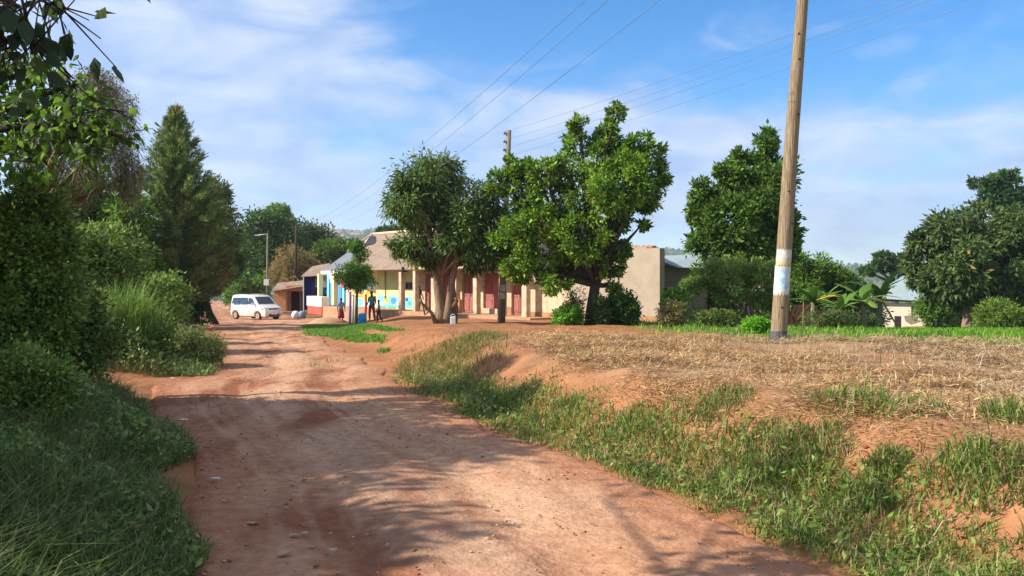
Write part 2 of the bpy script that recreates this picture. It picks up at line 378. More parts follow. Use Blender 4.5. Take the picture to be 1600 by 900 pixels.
# the ground: one warped sheet, finest near the camera, reaching past the hills
def build_ground():
    n = 640; k = 7.4; a = 3.6
    t = np.linspace(-1, 1, n)
    ty = np.linspace(-1, 1, n)
    X = a * np.sinh(k * t) * 1.0 + 1.5; Y = a * np.sinh(k * ty) + 9
    gx, gy = np.meshgrid(X, Y); z = ground(gx, gy)
    inroad = sstep(-.15, .25, (gx - road_l(gy))) * sstep(-.15, .25, (road_r(gy) - gx)) * (gy < 260) * (gy > -60)
    z = z - .07 * inroad
    v = np.stack([gx, gy, z], -1).reshape(-1, 3)
    idx = np.arange(n * n).reshape(n, n)
    q = np.stack([idx[:-1, :-1], idx[:-1, 1:], idx[1:, 1:], idx[1:, :-1]], -1).reshape(-1, 4)
    x, y = v[:, 0], v[:, 1]
    s = (x - road_r(y)) * .9; tt = (road_l(y) - x) * .9
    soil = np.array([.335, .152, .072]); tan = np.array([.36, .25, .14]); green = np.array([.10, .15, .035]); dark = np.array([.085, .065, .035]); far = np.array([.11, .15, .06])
    col = np.tile(soil, (len(v), 1))
    def mixin(w, c):
        nonlocal col; w = w[:, None]; col = col * (1 - w) + c * w
    mixin(sstep(.9, 2.2, s) * sstep(3, 0, np.abs(0 * s)) * (1 - sstep(14.5, 17, y)) * np.clip(fbm(x, y, 1.2, 41) * 2.4 - .6, 0, 1) * .8, tan)
    lawn = sstep(13.4, 15.4, y + (x - 4) * .5 + (fbm(x, y, 2, 44) - .5) * 2) * sstep(2.5, 5.0, x - (y - 14) * .06)
    mixin(lawn, green)
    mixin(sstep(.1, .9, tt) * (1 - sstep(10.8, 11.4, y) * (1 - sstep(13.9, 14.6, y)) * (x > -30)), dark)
    mixin(sstep(70, 110, y) * (s > 2), green * .8)
    rr = np.hypot(x, y); hn = fbm(x, y, 120, 51)
    mixin(sstep(120, 260, rr) * ((s > 1) | (tt > 1) | (rr > 300)), far)
    mixin(sstep(350, 700, rr) * np.clip(hn * 4 - 1.9, 0, 1) * .75, np.array([.42, .30, .20]))
    m = mat('ground_soil', (.4, .2, .1), .95, .05, attr=True, noise_amt=.35, noise_scale=1.7, bump=.9, bump_scale=9)
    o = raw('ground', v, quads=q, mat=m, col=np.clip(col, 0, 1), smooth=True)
    o['kind'] = 'structure'; o['label'] = 'red earth ground with grassy areas reaching to the hills'
build_ground()

def build_road():
    ys = np.concatenate([np.arange(-12, 3, .25), np.arange(3, 16, .06), np.arange(16, 40, .15), np.arange(40, 100, .5), np.arange(100, 262, 2)])
    nt_ = 110; t = np.linspace(0, 1, nt_)
    rag = (fbm(ys, ys * 0, 1.3, 61) - .5) * .5; rag2 = (fbm(ys, ys * 0 + 7, 1.1, 62) - .5) * .55
    l = road_l(ys) + rag - .08; r = road_r(ys) + rag2 + .12
    # the forecourt beside the shops
    r = r + sstep(40, 52, ys) * (1 - sstep(62, 72, ys)) * 1.5
    x = l[:, None] * (1 - t) + r[:, None] * t; y = np.repeat(ys[:, None], nt_, 1)
    z = ground(x, y)
    wr = (x - l[:, None]) / (r - l)[:, None]
    ruts = -.035 * np.exp(-((wr - .34 + .05 * np.sin(y * .25)) / .07) ** 2) - .03 * np.exp(-((wr - .66 + .05 * np.sin(y * .3)) / .07) ** 2)
    z = z + ruts + (fbm(x, y * .5, .35, 71, 3) - .5) * .03 + (fbm(x, y, .12, 73, 2) - .5) * .012 + .012
    edge = np.minimum(wr, 1 - wr); z = z - .075 * (1 - sstep(0, .035, edge))
    v = np.stack([x, y, z], -1).reshape(-1, 3); h = len(ys); idx = np.arange(h * nt_).reshape(h, nt_)
    q = np.stack([idx[:-1, :-1], idx[:-1, 1:], idx[1:, 1:], idx[1:, :-1]], -1).reshape(-1, 4)
    X, Y = v[:, 0], v[:, 1]; WR = wr.reshape(-1)
    base = np.array([.44, .225, .125]); pale = np.array([.54, .32, .195]); deep = np.array([.27, .105, .052]); grey = np.array([.36, .225, .15])
    c = np.tile(base, (len(v), 1))
    def mixin(w, k):
        nonlocal c; w = np.clip(w, 0, 1)[:, None]; c = c * (1 - w) + k * w
    mixin(np.exp(-((WR - .5) / .16) ** 2) * fbm(X, Y * .35, 1.0, 81) * 1.1, pale)
    mixin((fbm(X, Y * .4, .7, 82) - .52) * 5, deep)
    mixin((fbm(X * 1.0, Y * .25, .5, 85) - .55) * 4, pale)
    mixin(np.exp(-((WR - .42) / .09) ** 2) * sstep(9, 7, Y) * fbm(X, Y, .4, 86) * 1.0, grey)
    mixin((fbm(WR * 26, Y * .28, 1.0, 88, 5) - .5) * 1.8, deep * 1.1)
    mixin((fbm(WR * 34 + 9, Y * .22, 1.0, 89, 5) - .54) * 2.2, pale * 1.05)
    mixin(sstep(.16, .04, np.minimum(WR, 1 - WR)) * .55, deep * 1.15)
    m = mat('laterite_road', (.4, .2, .1), .93, .08, attr=True, noise_amt=.3, noise_scale=9, bump=.55, bump_scale=26)
    o = raw('road', v, quads=q, mat=m, col=np.clip(c, 0, 1), smooth=True)
    o['kind'] = 'structure'; o['label'] = 'rutted red earth road curving away to the left'
build_road()

# ------------------------------------------------------------------ foliage builders
def unit(v): return v / np.maximum(np.linalg.norm(v, axis=-1, keepdims=True), 1e-9)
def leaf_quads(c, axis, nrm, L, Wd, fold=.15):
    """rhombic leaves: c base points, axis directions, nrm normals"""
    a = unit(axis); b = unit(np.cross(nrm, a)); n = np.cross(a, b); L = L[:, None]; Wd = Wd[:, None]
    v = np.stack([c, c + a * L * .45 + b * Wd * .5 - n * L * fold, c + a * L - n * L * fold * .6, c + a * L * .45 - b * Wd * .5 - n * L * fold], 1)
    q = np.arange(len(c) * 4).reshape(-1, 4); return v.reshape(-1, 3), q
def pal(n, cols, jitter=.22, w=None):
    cols = np.array(cols); i = rng.choice(len(cols), n, p=w); c = cols[i] * (1 + (rng.random((n, 1)) - .5) * 2 * jitter)
    return np.clip(c, .002, .95)
def crown_mesh(clumps, n, L, ratio, cols, droop=0.0, sub=9, spread=.34, shell=.75, w=None, updir=.5, top_col=None):
    """clumps: (x, y, z, rx, ry, rz). Leaves gather in sprays set through each clump's volume."""
    cl = np.array([(c + (c[3], c[3])) if len(c) == 4 else c for c in clumps], float)
    wt_ = cl[:, 3] * cl[:, 5] + .3 * cl[:, 3]; wt_ = wt_ / wt_.sum()
    subs = []; sid = []
    for i, c in enumerate(cl):
        k = max(4, int(sub * max(.6, (c[3] * c[5])) * 4))
        d = unit(rng.normal(size=(k, 3))); rad = shell + (1 - shell) * rng.random(k) - (rng.random(k) < .28) * rng.random(k) * .6
        subs.append(c[:3] + d * c[3:6] * rad[:, None]); sid.append(np.full(k, i))
    subs = np.concatenate(subs); sid = np.concatenate(sid)
    pw = wt_[sid] / np.bincount(sid, minlength=len(cl))[sid]; pw = pw * (.4 + rng.random(len(pw)) * 1.2); pw /= pw.sum()
    pick = rng.choice(len(subs), n, p=pw)
    r = np.minimum(cl[sid[pick], 3], cl[sid[pick], 5])
    off = rng.normal(size=(n, 3)) * (spread * r * .55)[:, None]
    p = subs[pick] + off
    outw = unit((p - cl[sid[pick], :3]) / cl[sid[pick], 3:6] + rng.normal(size=(n, 3)) * .25)
    axis = unit(outw * .6 + unit(off) * .8 + rng.normal(size=(n, 3)) * .5 + np.array([0, 0, -droop]))
    nrm = unit(rng.normal(size=(n, 3)) * .55 + outw * .5 + np.array([0, 0, updir]))
    ln = L * (.45 + .85 * rng.random(n)); v, q = leaf_quads(p, axis, nrm, ln, ln * ratio)
    c = pal(n, cols, .22, w); sc = (.75 + .5 * rng.random(len(subs)))[pick][:, None]; c = np.clip(c * sc, 0, 1)
    od = rng.random(n) < .008; c[od] = np.array([.15, .12, .04]) * (.6 + .6 * rng.random((od.sum(), 1)))
    if top_col is not None:
        k = rng.random(len(subs))[pick] < .22; c[k] = c[k] * .4 + np.array(top_col) * .6
    return v, q, np.repeat(c, 4, 0)
def branches(mb, base, clumps, r0, fork, bend=.25, n=7, twigs=2):
    """limbs from the fork to each clump"""
    for c in clumps:
        e = Vector(c[:3]); f = Vector(fork); m1 = f.lerp(e, .5) + Vector((random.uniform(-1, 1), random.uniform(-1, 1), random.uniform(0, .6))) * bend * (e - f).length * .5
        pts = [f, f.lerp(m1, .5), m1, m1.lerp(e, .6), e]
        mb.tube(pts, [r0 * .62, r0 * .5, r0 * .38, r0 * .22, r0 * .08], n)
        for k in range(twigs):
            d = Vector((random.gauss(0, 1), random.gauss(0, 1), random.gauss(.3, .7))).normalized() * c[3] * .9
            mb.tube([m1.lerp(e, .5), e + d * .5, e + d], [r0 * .2, r0 * .1, r0 * .03], 5)
def stem(mb, pts, rad, n=10):
    mb.tube(pts, rad, n)
def tree(name, label, base, clumps, nleaf, L, ratio, cols, fork=None, r0=.15, bark='bark', group=None, stems=None, cat='tree', **k):
    base = np.array([base[0], base[1], gz(base[0], base[1]) - .05 if len(base) == 2 else base[2]])
    t = thing(name, label, cat, base, group=group)
    v, q, c = crown_mesh(clumps, nleaf, L, ratio, cols, **k)
    raw('crown', v, quads=q, mat=M['leaf'], parent=t, col=c)
    mb = MB()
    if fork is None: fork = (base[0], base[1], base[2] + 1.6)
    b = Vector(base); f = Vector(fork)
    if stems:
        for pts, rd in stems: mb.tube(pts, rd, 10)
    else:
        mid = b.lerp(f, .5) + Vector((random.uniform(-.1, .1), 0, 0)) * r0 * 3
        mb.tube([b - Vector((0, 0, .2)), b + Vector((0, 0, .12)), mid, f], [r0 * 1.9, r0 * 1.25, r0, r0 * .85], 12)
    cc = [tuple(x) for x in clumps]
    branches(mb, base, cc, r0, f)
    mb.build('trunk', M[bark], t)
    return t
def cl(pxx, pyy, r, d, dd=0.0, rz=None):
    """clump centred at photo pixel, radius in pixels, at tree distance d (+dd)"""
    p = px(pxx, pyy, d + dd); k = (d + dd) / F
    return (p[0], p[1], p[2], r * k, r * k, (rz or r) * k)
def copy_tree(root, loc, rz=0, s=1.0, label=None, group=None):
    r = root.copy(); link(r); r.location = loc; r.rotation_euler = (0, 0, rz); r.scale = (s, s, s)
    if label: r['label'] = label
    if group: r['group'] = group
    for ch in list(root.children):
        c = ch.copy(); link(c); c.parent = r
        for g in ch.children:
            h = g.copy(); link(h); h.parent = c
    return r

GREENS = [(.045, .10, .018), (.07, .14, .025), (.10, .19, .03), (.03, .07, .015)]
MANGO = [(.035, .075, .02), (.055, .105, .028), (.09, .15, .04), (.025, .055, .016)]
JACK = [(.05, .115, .015), (.085, .17, .02), (.12, .23, .03), (.03, .07, .012)]

# ------------------------------------------------------------------ trees in the middle of the picture
D = 30.0
mango_base = (xz(693, D), D)
cm = [cl(655, 290, 45, D), cl(690, 275, 34, D, .8), cl(640, 315, 36, D, -.6), cl(700, 320, 36, D, .3), cl(740, 320, 40, D, -.3, 34), cl(655, 345, 32, D, .6, 26),
      cl(725, 365, 40, D, -.8), cl(765, 350, 36, D, .2), cl(700, 395, 34, D, .9, 24), cl(745, 395, 34, D, -.5, 28), cl(650, 385, 30, D, -.4, 24), cl(625, 385, 20, D, .3, 16), cl(668, 400, 26, D, 0, 18), cl(770, 385, 24, D, .7)]
bz = gz(*mango_base) - .1
mb_f = px(700, 440, D)
def s_(pts, rads): return (pts, rads)
mst = [s_([px(688, 516, D), px(690, 490, D), px(684, 450, D), px(680, 400, D + .3), px(668, 340, D)], [.30, .20, .16, .12, .06]),
       s_([px(699, 516, D - .2), px(701, 485, D - .15), px(706, 440, D), px(713, 405, D - .3), px(730, 360, D - .4)], [.26, .17, .13, .11, .05]),
       s_([px(706, 512, D + .2), px(711, 480, D + .1), px(708, 455, D + .1), px(700, 400, D + .3)], [.2, .12, .1, .08]),
       s_([px(684, 512, D - .1), px(674, 488, D - .4), px(661, 476, D - .6), px(656, 468, D - .7)], [.12, .06, .05, .03]),
       s_([px(672, 485, D - .35), px(664, 492, D - .6), px(658, 466, D - .6)], [.04, .03, .02]),
       s_([px(705, 485, D - .1), px(714, 470, D - .4), px(711, 466, D - .5)], [.09, .07, .05])]
tree('mango_tree', 'mango tree with bare forked trunks and drooping dark leaves in front of the shops', (mango_base[0], D, bz), cm, 34000, .24, .24, MANGO, fork=px(690, 430, D), r0=.13, bark='bark_pale', stems=mst, droop=.9, updir=.4, sub=7, top_col=(.13, .19, .06))

D = 28.0
jb = (xz(924, D), D)
cj = [cl(962, 182, 13, D, 0, 20), cl(955, 215, 20, D, .2, 26), cl(968, 245, 30, D, .4, 26), cl(903, 196, 14, D, .3, 18), cl(908, 225, 24, D, .4, 24), cl(1000, 228, 20, D, -.3, 20), cl(1020, 245, 22, D, .2, 20), cl(935, 265, 38, D, .5), cl(985, 275, 38, D, -.7), cl(1026, 278, 20, D, 0, 22), cl(1005, 305, 24, D, .3, 24), cl(895, 270, 34, D, .2),
      cl(850, 268, 24, D, -.4, 22), cl(830, 262, 14, D, .2, 14), cl(800, 262, 18, D, .4, 18), cl(790, 290, 24, D, 0, 26), cl(830, 300, 34, D, .3), cl(935, 310, 44, D, -1), cl(870, 330, 44, D, .8), cl(825, 345, 40, D, -.6), cl(800, 385, 34, D, .6, 34),
      cl(975, 325, 36, D, .9), cl(1004, 350, 9, D, -.2, 8), cl(905, 370, 40, D, -.8), cl(950, 370, 34, D, .4), cl(850, 400, 42, D, .2, 36), cl(900, 415, 34, D, .7, 30), cl(952, 410, 24, D, -.3, 22), cl(975, 385, 16, D, 0, 14), cl(870, 440, 26, D, -.4, 20), cl(815, 415, 28, D, -.2, 24), cl(958, 450, 10, D, .1, 14)]
tree('jackfruit_tree', 'tall leafy jackfruit tree with pointed crown tips and one thick trunk before the grey wall', jb, cj, 56000, .165, .5, JACK, fork=px(930, 445, D), r0=.2, bark='bark_dark', droop=.1, updir=.5, sub=6, spread=.27, top_col=(.16, .28, .04))

D = 33.0
c2 = [cl(1198, 222, 16, D, 0, 16), cl(1195, 250, 24, D, .3, 24), cl(1157, 245, 14, D, .5, 16), cl(1150, 270, 22, D, .2, 22), cl(1218, 275, 26, D, -.4), cl(1128, 268, 10, D, 0, 10), cl(1093, 300, 14, D, 0, 18), cl(1115, 315, 20, D, 0), cl(1150, 305, 34, D, .6), cl(1195, 310, 38, D, -.6), cl(1100, 335, 22, D, .3), cl(1140, 350, 38, D, -.6),
      cl(1190, 355, 42, D, .6), cl(1230, 335, 20, D), cl(1238, 365, 12, D), cl(1110, 375, 30, D, .3), cl(1165, 390, 40, D, -.3), cl(1215, 385, 30, D, .2)]
tree('broadleaf_tree', 'leafy green tree rising immediately left of and behind the large wooden pole', (xz(1170, D), D), c2, 34000, .22, .5, [(.04, .095, .02), (.065, .135, .025), (.09, .17, .03), (.025, .06, .014)], r0=.18, fork=px(1168, 440, D), bark='bark_dark', sub=7)

D = 30.0
c3 = [cl(1115, 425, 34, D, 0, 18), cl(1160, 420, 36, D, .5, 20), cl(1200, 425, 32, D, -.4, 20), cl(1090, 445, 26, D, .2, 14), cl(1140, 452, 34, D, -.5, 18), cl(1185, 455, 34, D, .3, 20), cl(1210, 470, 20, D, 0, 16)]
tree('spreading_thorn_tree', 'low feathery tree with leaning bare stems under the leafy tree by the pole', (xz(1176, D), D), c3, 22000, .13, .34, [(.10, .18, .04), (.13, .22, .05), (.16, .25, .07), (.07, .12, .03)], r0=.07, fork=px(1165, 468, D), bark='bark_pale', sub=10,
     stems=[([px(1185, 508, D), px(1172, 478, D), px(1160, 462, D)], [.09, .07, .05]), ([px(1190, 508, D + .1), px(1182, 480, D + .3), px(1170, 460, D + .3)], [.06, .05, .04]), ([px(1168, 506, D + .3), px(1165, 480, D + .3), px(1172, 455, D + .3)], [.08, .05, .04])])

D = 45.0
c4 = [cl(1490, 375, 45, D, 0), cl(1540, 365, 50, D, 1.2), cl(1590, 370, 46, D, -1), cl(1455, 400, 34, D, .6), cl(1450, 430, 28, D, -.4, 22), cl(1500, 420, 46, D, -1.8), cl(1550, 415, 48, D, -1.2), cl(1480, 455, 36, D, .5, 24),
      cl(1530, 455, 42, D, -1, 30), cl(1600, 430, 50, D, -.5), cl(1580, 465, 36, D, -.8, 24), cl(1640, 400, 60, D, .5), cl(1440, 385, 22, D, .5)]
tree('dense_mango_tree', 'broad dark rounded mango tree over the grass at the right edge', (xz(1512, D - 1), D - 1), c4, 46000, .36, .36, [(.035, .07, .022), (.05, .09, .03), (.075, .12, .045), (.022, .045, .015)], r0=.26, fork=px(1512, 470, D - 1), bark='bark_pale', droop=.7, sub=5, spread=.24)
D = 75.0
tree('tall_dark_tree', 'tall dark tree showing above the rounded mango tree at the right edge', (xz(1575, D), D), [cl(1545, 285, 26, D, 0, 12), cl(1570, 278, 22, D, .6, 10), cl(1560, 305, 30, D, -.6, 14), cl(1590, 310, 26, D, .4, 16), cl(1540, 320, 18, D, 0, 8), cl(1585, 340, 24, D, 0, 22), cl(1610, 335, 30, D, 0, 26)],
     9000, .45, .5, [(.02, .055, .02), (.03, .075, .025), (.045, .10, .03)], r0=.3, fork=px(1580, 360, D), bark='bark_dark', sub=5, spread=.3)
D = 95.0
tree('umbrella_tree', 'flat topped umbrella tree on the skyline behind the pale roof', (xz(1400, D), D), [cl(1365, 415, 20, D, 0, 7), cl(1385, 405, 22, D, .6, 8), cl(1410, 408, 20, D, -.6, 9), cl(1395, 418, 26, D, 0, 6), cl(1425, 420, 18, D, .4, 10), cl(1355, 424, 12, D, 0, 6)],
     6000, .5, .5, [(.03, .07, .02), (.045, .09, .025)], r0=.3, fork=px(1400, 445, D), bark='bark_dark', sub=4, spread=.3)
D = 40.0
c5 = [cl(1255, 425, 24, D), cl(1280, 430, 26, D, .5), cl(1305, 438, 24, D, 0, 20), cl(1330, 450, 22, D, .3, 18), cl(1250, 455, 24, D, -.5), cl(1285, 460, 28, D, .8, 20), cl(1235, 440, 20, D), cl(1325, 475, 20, D, .2), cl(1265, 480, 22, D, 1)]
tree('leafy_shrub_tree', 'bushy green tree behind the banana plants right of the wooden pole', (xz(1285, D), D), c5, 20000, .2, .45, GREENS, r0=.1, fork=px(1285, 475, D), bark='bark_dark', sub=7)

# bushes near the grey wall
def bush(name, label, pxx, top, base_y, half, d, n, L, ratio, cols, cat='bush', group=None, lumps=7, **k):
    x = xz(pxx, d); g = gz(x, d); zt = ZC + (HY - top) / F * d; h = max(zt - g, .25); r = half / F * d
    t = thing(name, label, cat, (x, d, g - .03), group=group)
    cs = []
    for i in range(lumps):
        a = i * 2.4 + random.random(); q = .55 * math.sqrt((i + .3) / lumps)
        hh = random.uniform(.35, .72)
        cs.append((x + math.cos(a) * r * q, d + math.sin(a) * r * q * .8, g + h * hh, r * .52, r * .5, h * (1 - hh) * random.uniform(.8, 1.0)))
    cs.append((x, d, g + h * .3, r * .8, r * .7, h * .32))
    v, q, c = crown_mesh(cs, n, L, ratio, cols, **k); raw('foliage', v, quads=q, mat=M['leaf'], parent=t, col=c)
    mb = MB()
    for i in range(7):
        a = random.uniform(0, 6.28); e = (x + math.cos(a) * r * .5, d + math.sin(a) * r * .5, g + h * random.uniform(.5, .8))
        mb.tube([(x + math.cos(a) * .08, d + math.sin(a) * .08, g - .05), ((x + e[0]) / 2, (d + e[1]) / 2, g + h * .35), e], [.03, .02, .008], 5)
    mb.build('stem', M['bark_dark'], t)
    return t
bush('clipped_bush', 'dense dark squarish bush against the tall grey wall', 972, 458, 512, 32, 28, 9000, .10, .6, [(.02, .06, .012), (.03, .085, .018), (.045, .11, .02)], lumps=9)
bush('dark_shrub', 'narrow grey green shrub between the tree trunk and the dark squarish bush', 938, 460, 512, 15, 27.5, 4000, .10, .5, [(.03, .06, .02), (.05, .09, .03)])
bush('low_leafy_bush', 'bright green low bush against the cream wall left of the big trunk', 887, 482, 512, 27, 27.5, 5500, .14, .4, [(.07, .19, .02), (.10, .26, .03), (.05, .12, .02)])
bush('weedy_shrub', 'spindly pale shrub just left of the big jackfruit trunk', 897, 448, 500, 18, 29.5, 2200, .10, .4, [(.14, .18, .07), (.10, .14, .05)])
bush('dry_shrub', 'dry brownish thicket at the right corner of the grey wall', 1050, 470, 512, 28, 27, 5500, .09, .35, [(.10, .11, .05), (.13, .10, .06), (.06, .09, .03), (.16, .15, .08)])
bush('broad_leaf_shrub', 'light green shrub in front of the grey house corner', 1055, 452, 500, 20, 28.5, 2400, .20, .4, [(.10, .24, .03), (.07, .16, .03)])
bush('bright_bush', 'bright green low bush just left of the wooden pole base', 1182, 498, 528, 22, 19.5, 5000, .10, .45, [(.09, .26, .02), (.12, .32, .03), (.06, .16, .02)])
bush('undergrowth_bush', 'green undergrowth clump below the leaning stems of the thorn tree', 1120, 485, 515, 38, 25, 6000, .10, .4, [(.05, .11, .025), (.08, .15, .03), (.10, .11, .05)])
bush('green_shrub', 'mid green shrub right of the pale walled house', 1462, 455, 510, 32, 50, 6000, .2, .4, [(.04, .10, .02), (.07, .15, .025), (.10, .20, .03)])
bush('reedy_shrub', 'upright yellow green shrub below the rounded mango tree', 1560, 470, 512, 38, 40, 7000, .22, .2, [(.08, .14, .03), (.12, .20, .04), (.05, .10, .02)], updir=.1)
bush('hedge_bush', 'shaded green bush under the rounded mango tree beside its trunk', 1590, 455, 505, 40, 44, 6000, .2, .4, [(.04, .09, .02), (.06, .12, .025)])
bush('weed_bush', 'grey green weeds below the banana plants right of the pole', 1300, 484, 515, 46, 22.5, 6000, .09, .35, [(.06, .10, .03), (.09, .12, .05), (.04, .07, .02)])
bush('thicket_bush', 'low dark thicket left of the pale walled house', 1345, 490, 515, 28, 31, 5000, .10, .35, [(.04, .09, .03), (.07, .12, .04)])

bush('background_thicket', 'hazy mixed thicket behind the leaning stems of the thorn tree', 1120, 440, 510, 75, 38, 12000, .16, .4, [(.06, .10, .03), (.10, .12, .05), (.13, .11, .06)])
bush('background_thicket', 'green thicket behind the wooden pole and banana plants', 1230, 440, 510, 60, 44, 9000, .18, .4, [(.05, .10, .03), (.08, .13, .04)])
bush('background_thicket', 'dark thicket between the pale house and the rounded mango tree', 1480, 440, 510, 60, 66, 8000, .3, .4, [(.04, .08, .025), (.06, .11, .03)])
bush('background_thicket', 'low thicket filling the gap left of the pale house roof', 1345, 455, 510, 42, 52, 7000, .24, .4, [(.05, .10, .03), (.07, .12, .04)])
# banana plants
def banana(label, pxx, d, hh, seed, yellow=0, name='banana_plant'):
    random.seed(seed); x = xz(pxx, d); g = gz(x, d)
    t = thing(name, label, 'banana plant', (x, d, g), group='banana plants right of the pole')
    mb = MB(); lean = random.uniform(-.1, .1)
    mb.tube([(x, d, g - .1), (x + lean * .3, d, g + hh * .3), (x + lean, d, g + hh * .55)], [.13, .10, .06], 10); mb.build('stem', mat('banana_stem', (.15, .18, .08), .6, .3, noise_amt=.4, color2=(.12, .09, .05)), t)
    N = 11
    for i in range(N):
        a = i * 2.4 + random.random() * .6; up = random.uniform(.35, 1.35) if i < N - 2 else random.uniform(-1.0, -.6); L = hh * random.uniform(.42, .8) * (1 if i < N - 2 else .5); w = L * random.uniform(.09, .15)
        pts = []; dirx, diry = math.cos(a), math.sin(a)
        for k in range(9):
            u = k / 8; r_ = L * (u * math.cos(up) + .28 * u * u); z_ = L * (u * math.sin(up) - random.uniform(.50, .56) * u * u * (1.3 - up * .5))
            pts.append((x + lean + dirx * r_, d + diry * r_, g + hh * .55 + z_))
        V = []; Fq = []; tear = [random.uniform(.75, 1.1) for _ in range(9)]
        for k, p in enumerate(pts):
            u = k / 8; ww = w * math.sin(math.pi * min(1, .08 + u * .9)) ** .6 * tear[k]
            V += [(p[0] - diry * ww, p[1] + dirx * ww, p[2] - ww * .35), p, (p[0] + diry * ww, p[1] - dirx * ww, p[2] - ww * .35)]
        for k in range(8):
            Fq += [[k * 3, k * 3 + 1, k * 3 + 4, k * 3 + 3], [k * 3 + 1, k * 3 + 2, k * 3 + 5, k * 3 + 4]]
        c = (.50, .33, .03) if i < yellow else random.choice([(.06, .13, .025), (.045, .10, .022), (.10, .18, .035)])
        if i >= N - 2: c = (.085, .06, .035)
        raw('leaf', V, quads=Fq, mat=M['leaf'], parent=t, col=np.tile(np.array(c), (len(V), 1)), smooth=True)
    random.seed(seed + 100)
    return t
banana('banana plant with a yellowing leaf just right of the wooden pole', 1272, 26, 1.7, 3, 1)
banana('banana plant with an orange yellow leaf reaching towards the pale roof', 1350, 26, 1.9, 8, 1)
banana('short green banana plant between the two with yellow leaves', 1312, 25, 1.4, 5)
banana('tall pale stemmed banana plant beside the pale walled house', 1375, 33, 2.5, 12)
banana('small banana plant in the shade right of the brick stack', 1290, 31, 1.9, 21)

# ------------------------------------------------------------------ left side: pine, far trees, hedge
def conifer(name, label, pxx, top, base_y, half, d, n, cols, seed=1, droopy=0.0, z0=None):
    r0_ = np.random.default_rng(seed); x = xz(pxx, d); g = gz(x, d); zt = ZC + (HY - top) / F * d; H = zt - g; Rm = half / F * d
    t = thing(name, label, 'tree', (x, d, g - .1))
    P_ = []; Ax = []; mb = MB(); mb.tube([(x, d, g - .2), (x + .05, d, g + H * .5), (x, d, g + H * .98)], [.26, .15, .02], 10)
    nb = 150
    for i in range(nb):
        u = (i + .5) / nb; z = g + H * (.10 + .90 * u); a = i * 2.39996 + r0_.random() * .5
        prof = min(1.0, (1 - u) * 1.32 + .015) * (.80 + .35 * r0_.random()); prof *= (.75 + .25 * min(1, u / .15))
        Lb = Rm * prof; k = max(4, int(Lb / .10)); rise = .30 - droopy + .55 * u
        for j in range(k):
            s = (j + .8) / k
            p = np.array([x + math.cos(a) * Lb * s, d + math.sin(a) * Lb * s, z + Lb * (rise * s * s - .12 * s)])
            P_.append(p); Ax.append([math.cos(a), math.sin(a), .5 * rise + .5 * s])
        e = P_[-1]; mb.tube([(x, d, z), (x + (e[0] - x) * .5, d + (e[1] - d) * .5, z + (e[2] - z) * .3), tuple(e)], [.035 * (1 - u) + .01, .015, .006], 5)
    P_ = np.array(P_); Ax = np.array(Ax); i = rng.choice(len(P_), n)
    p = P_[i] + rng.normal(size=(n, 3)) * np.array([.085, .085, .07]); ax = unit(Ax[i] * .9 + rng.normal(size=(n, 3)) * .55 + np.array([0, 0, .25]))
    ln = .25 * (.6 + .8 * rng.random(n)); v, q = leaf_quads(p, ax, unit(rng.normal(size=(n, 3))), ln, ln * .15, 0)
    shade_ = (.7 + .6 * rng.random(len(P_)))[i][:, None]
    c = np.clip(pal(n, cols, .2) * shade_, 0, 1)
    dead = (rng.random(len(P_))[i] < .015) | ((p[:, 2] < g + H * .33) & (p[:, 0] > x + Rm * .25) & (rng.random(n) < .2))
    c[dead] = np.array([.24, .15, .07]) * (.7 + .6 * rng.random((dead.sum(), 1)))
    raw('crown', v, quads=q, mat=M['leaf'], parent=t, col=np.repeat(c, 4, 0)); mb.build('trunk', M['bark'], t)
    return t
conifer('pine_tree', 'tall pointed pine tree left of the road with upturned tips', 275, 172, 490, 88, 40, 90000, [(.07, .125, .035), (.10, .165, .05), (.05, .09, .03), (.13, .18, .06)], 4)
D = 46
tree('cypress_tree', 'dark rounded evergreen with browned lower boughs at the road side right of the pine', (xz(335, D), D),
     [cl(335, 300, 24, D, 0, 20), cl(345, 330, 26, D, .6), cl(325, 355, 34, D, -.8), cl(350, 370, 26, D, .2), cl(330, 395, 38, D, -.3), cl(352, 410, 24, D, .5), cl(330, 430, 32, D, -.8, 24), cl(300, 440, 34, D, .5, 26), cl(312, 335, 28, D, 0)],
     26000, .24, .3, [(.04, .075, .03), (.06, .10, .04), (.09, .12, .05), (.17, .12, .06)], r0=.2, fork=px(322, 470, D), bark='bark_dark', sub=6, w=[.37, .38, .2, .05])
D = 37
tree('green_shade_tree', 'loose bright green tree between the dry twiggy tree and the pine', (xz(180, D), D),
     [cl(130, 300, 34, D), cl(170, 310, 34, D, .5), cl(205, 340, 34, D, -.4), cl(150, 345, 38, D, .8), cl(190, 380, 36, D, -.6), cl(140, 390, 38, D, .2), cl(215, 410, 30, D, .4), cl(170, 425, 34, D, -.5), cl(100, 330, 30, D), cl(235, 440, 26, D, -.4)],
     30000, .22, .45, [(.06, .12, .02), (.10, .19, .03), (.14, .25, .04), (.035, .075, .018)], r0=.14, fork=px(180, 460, D), bark='bark_dark', sub=8)
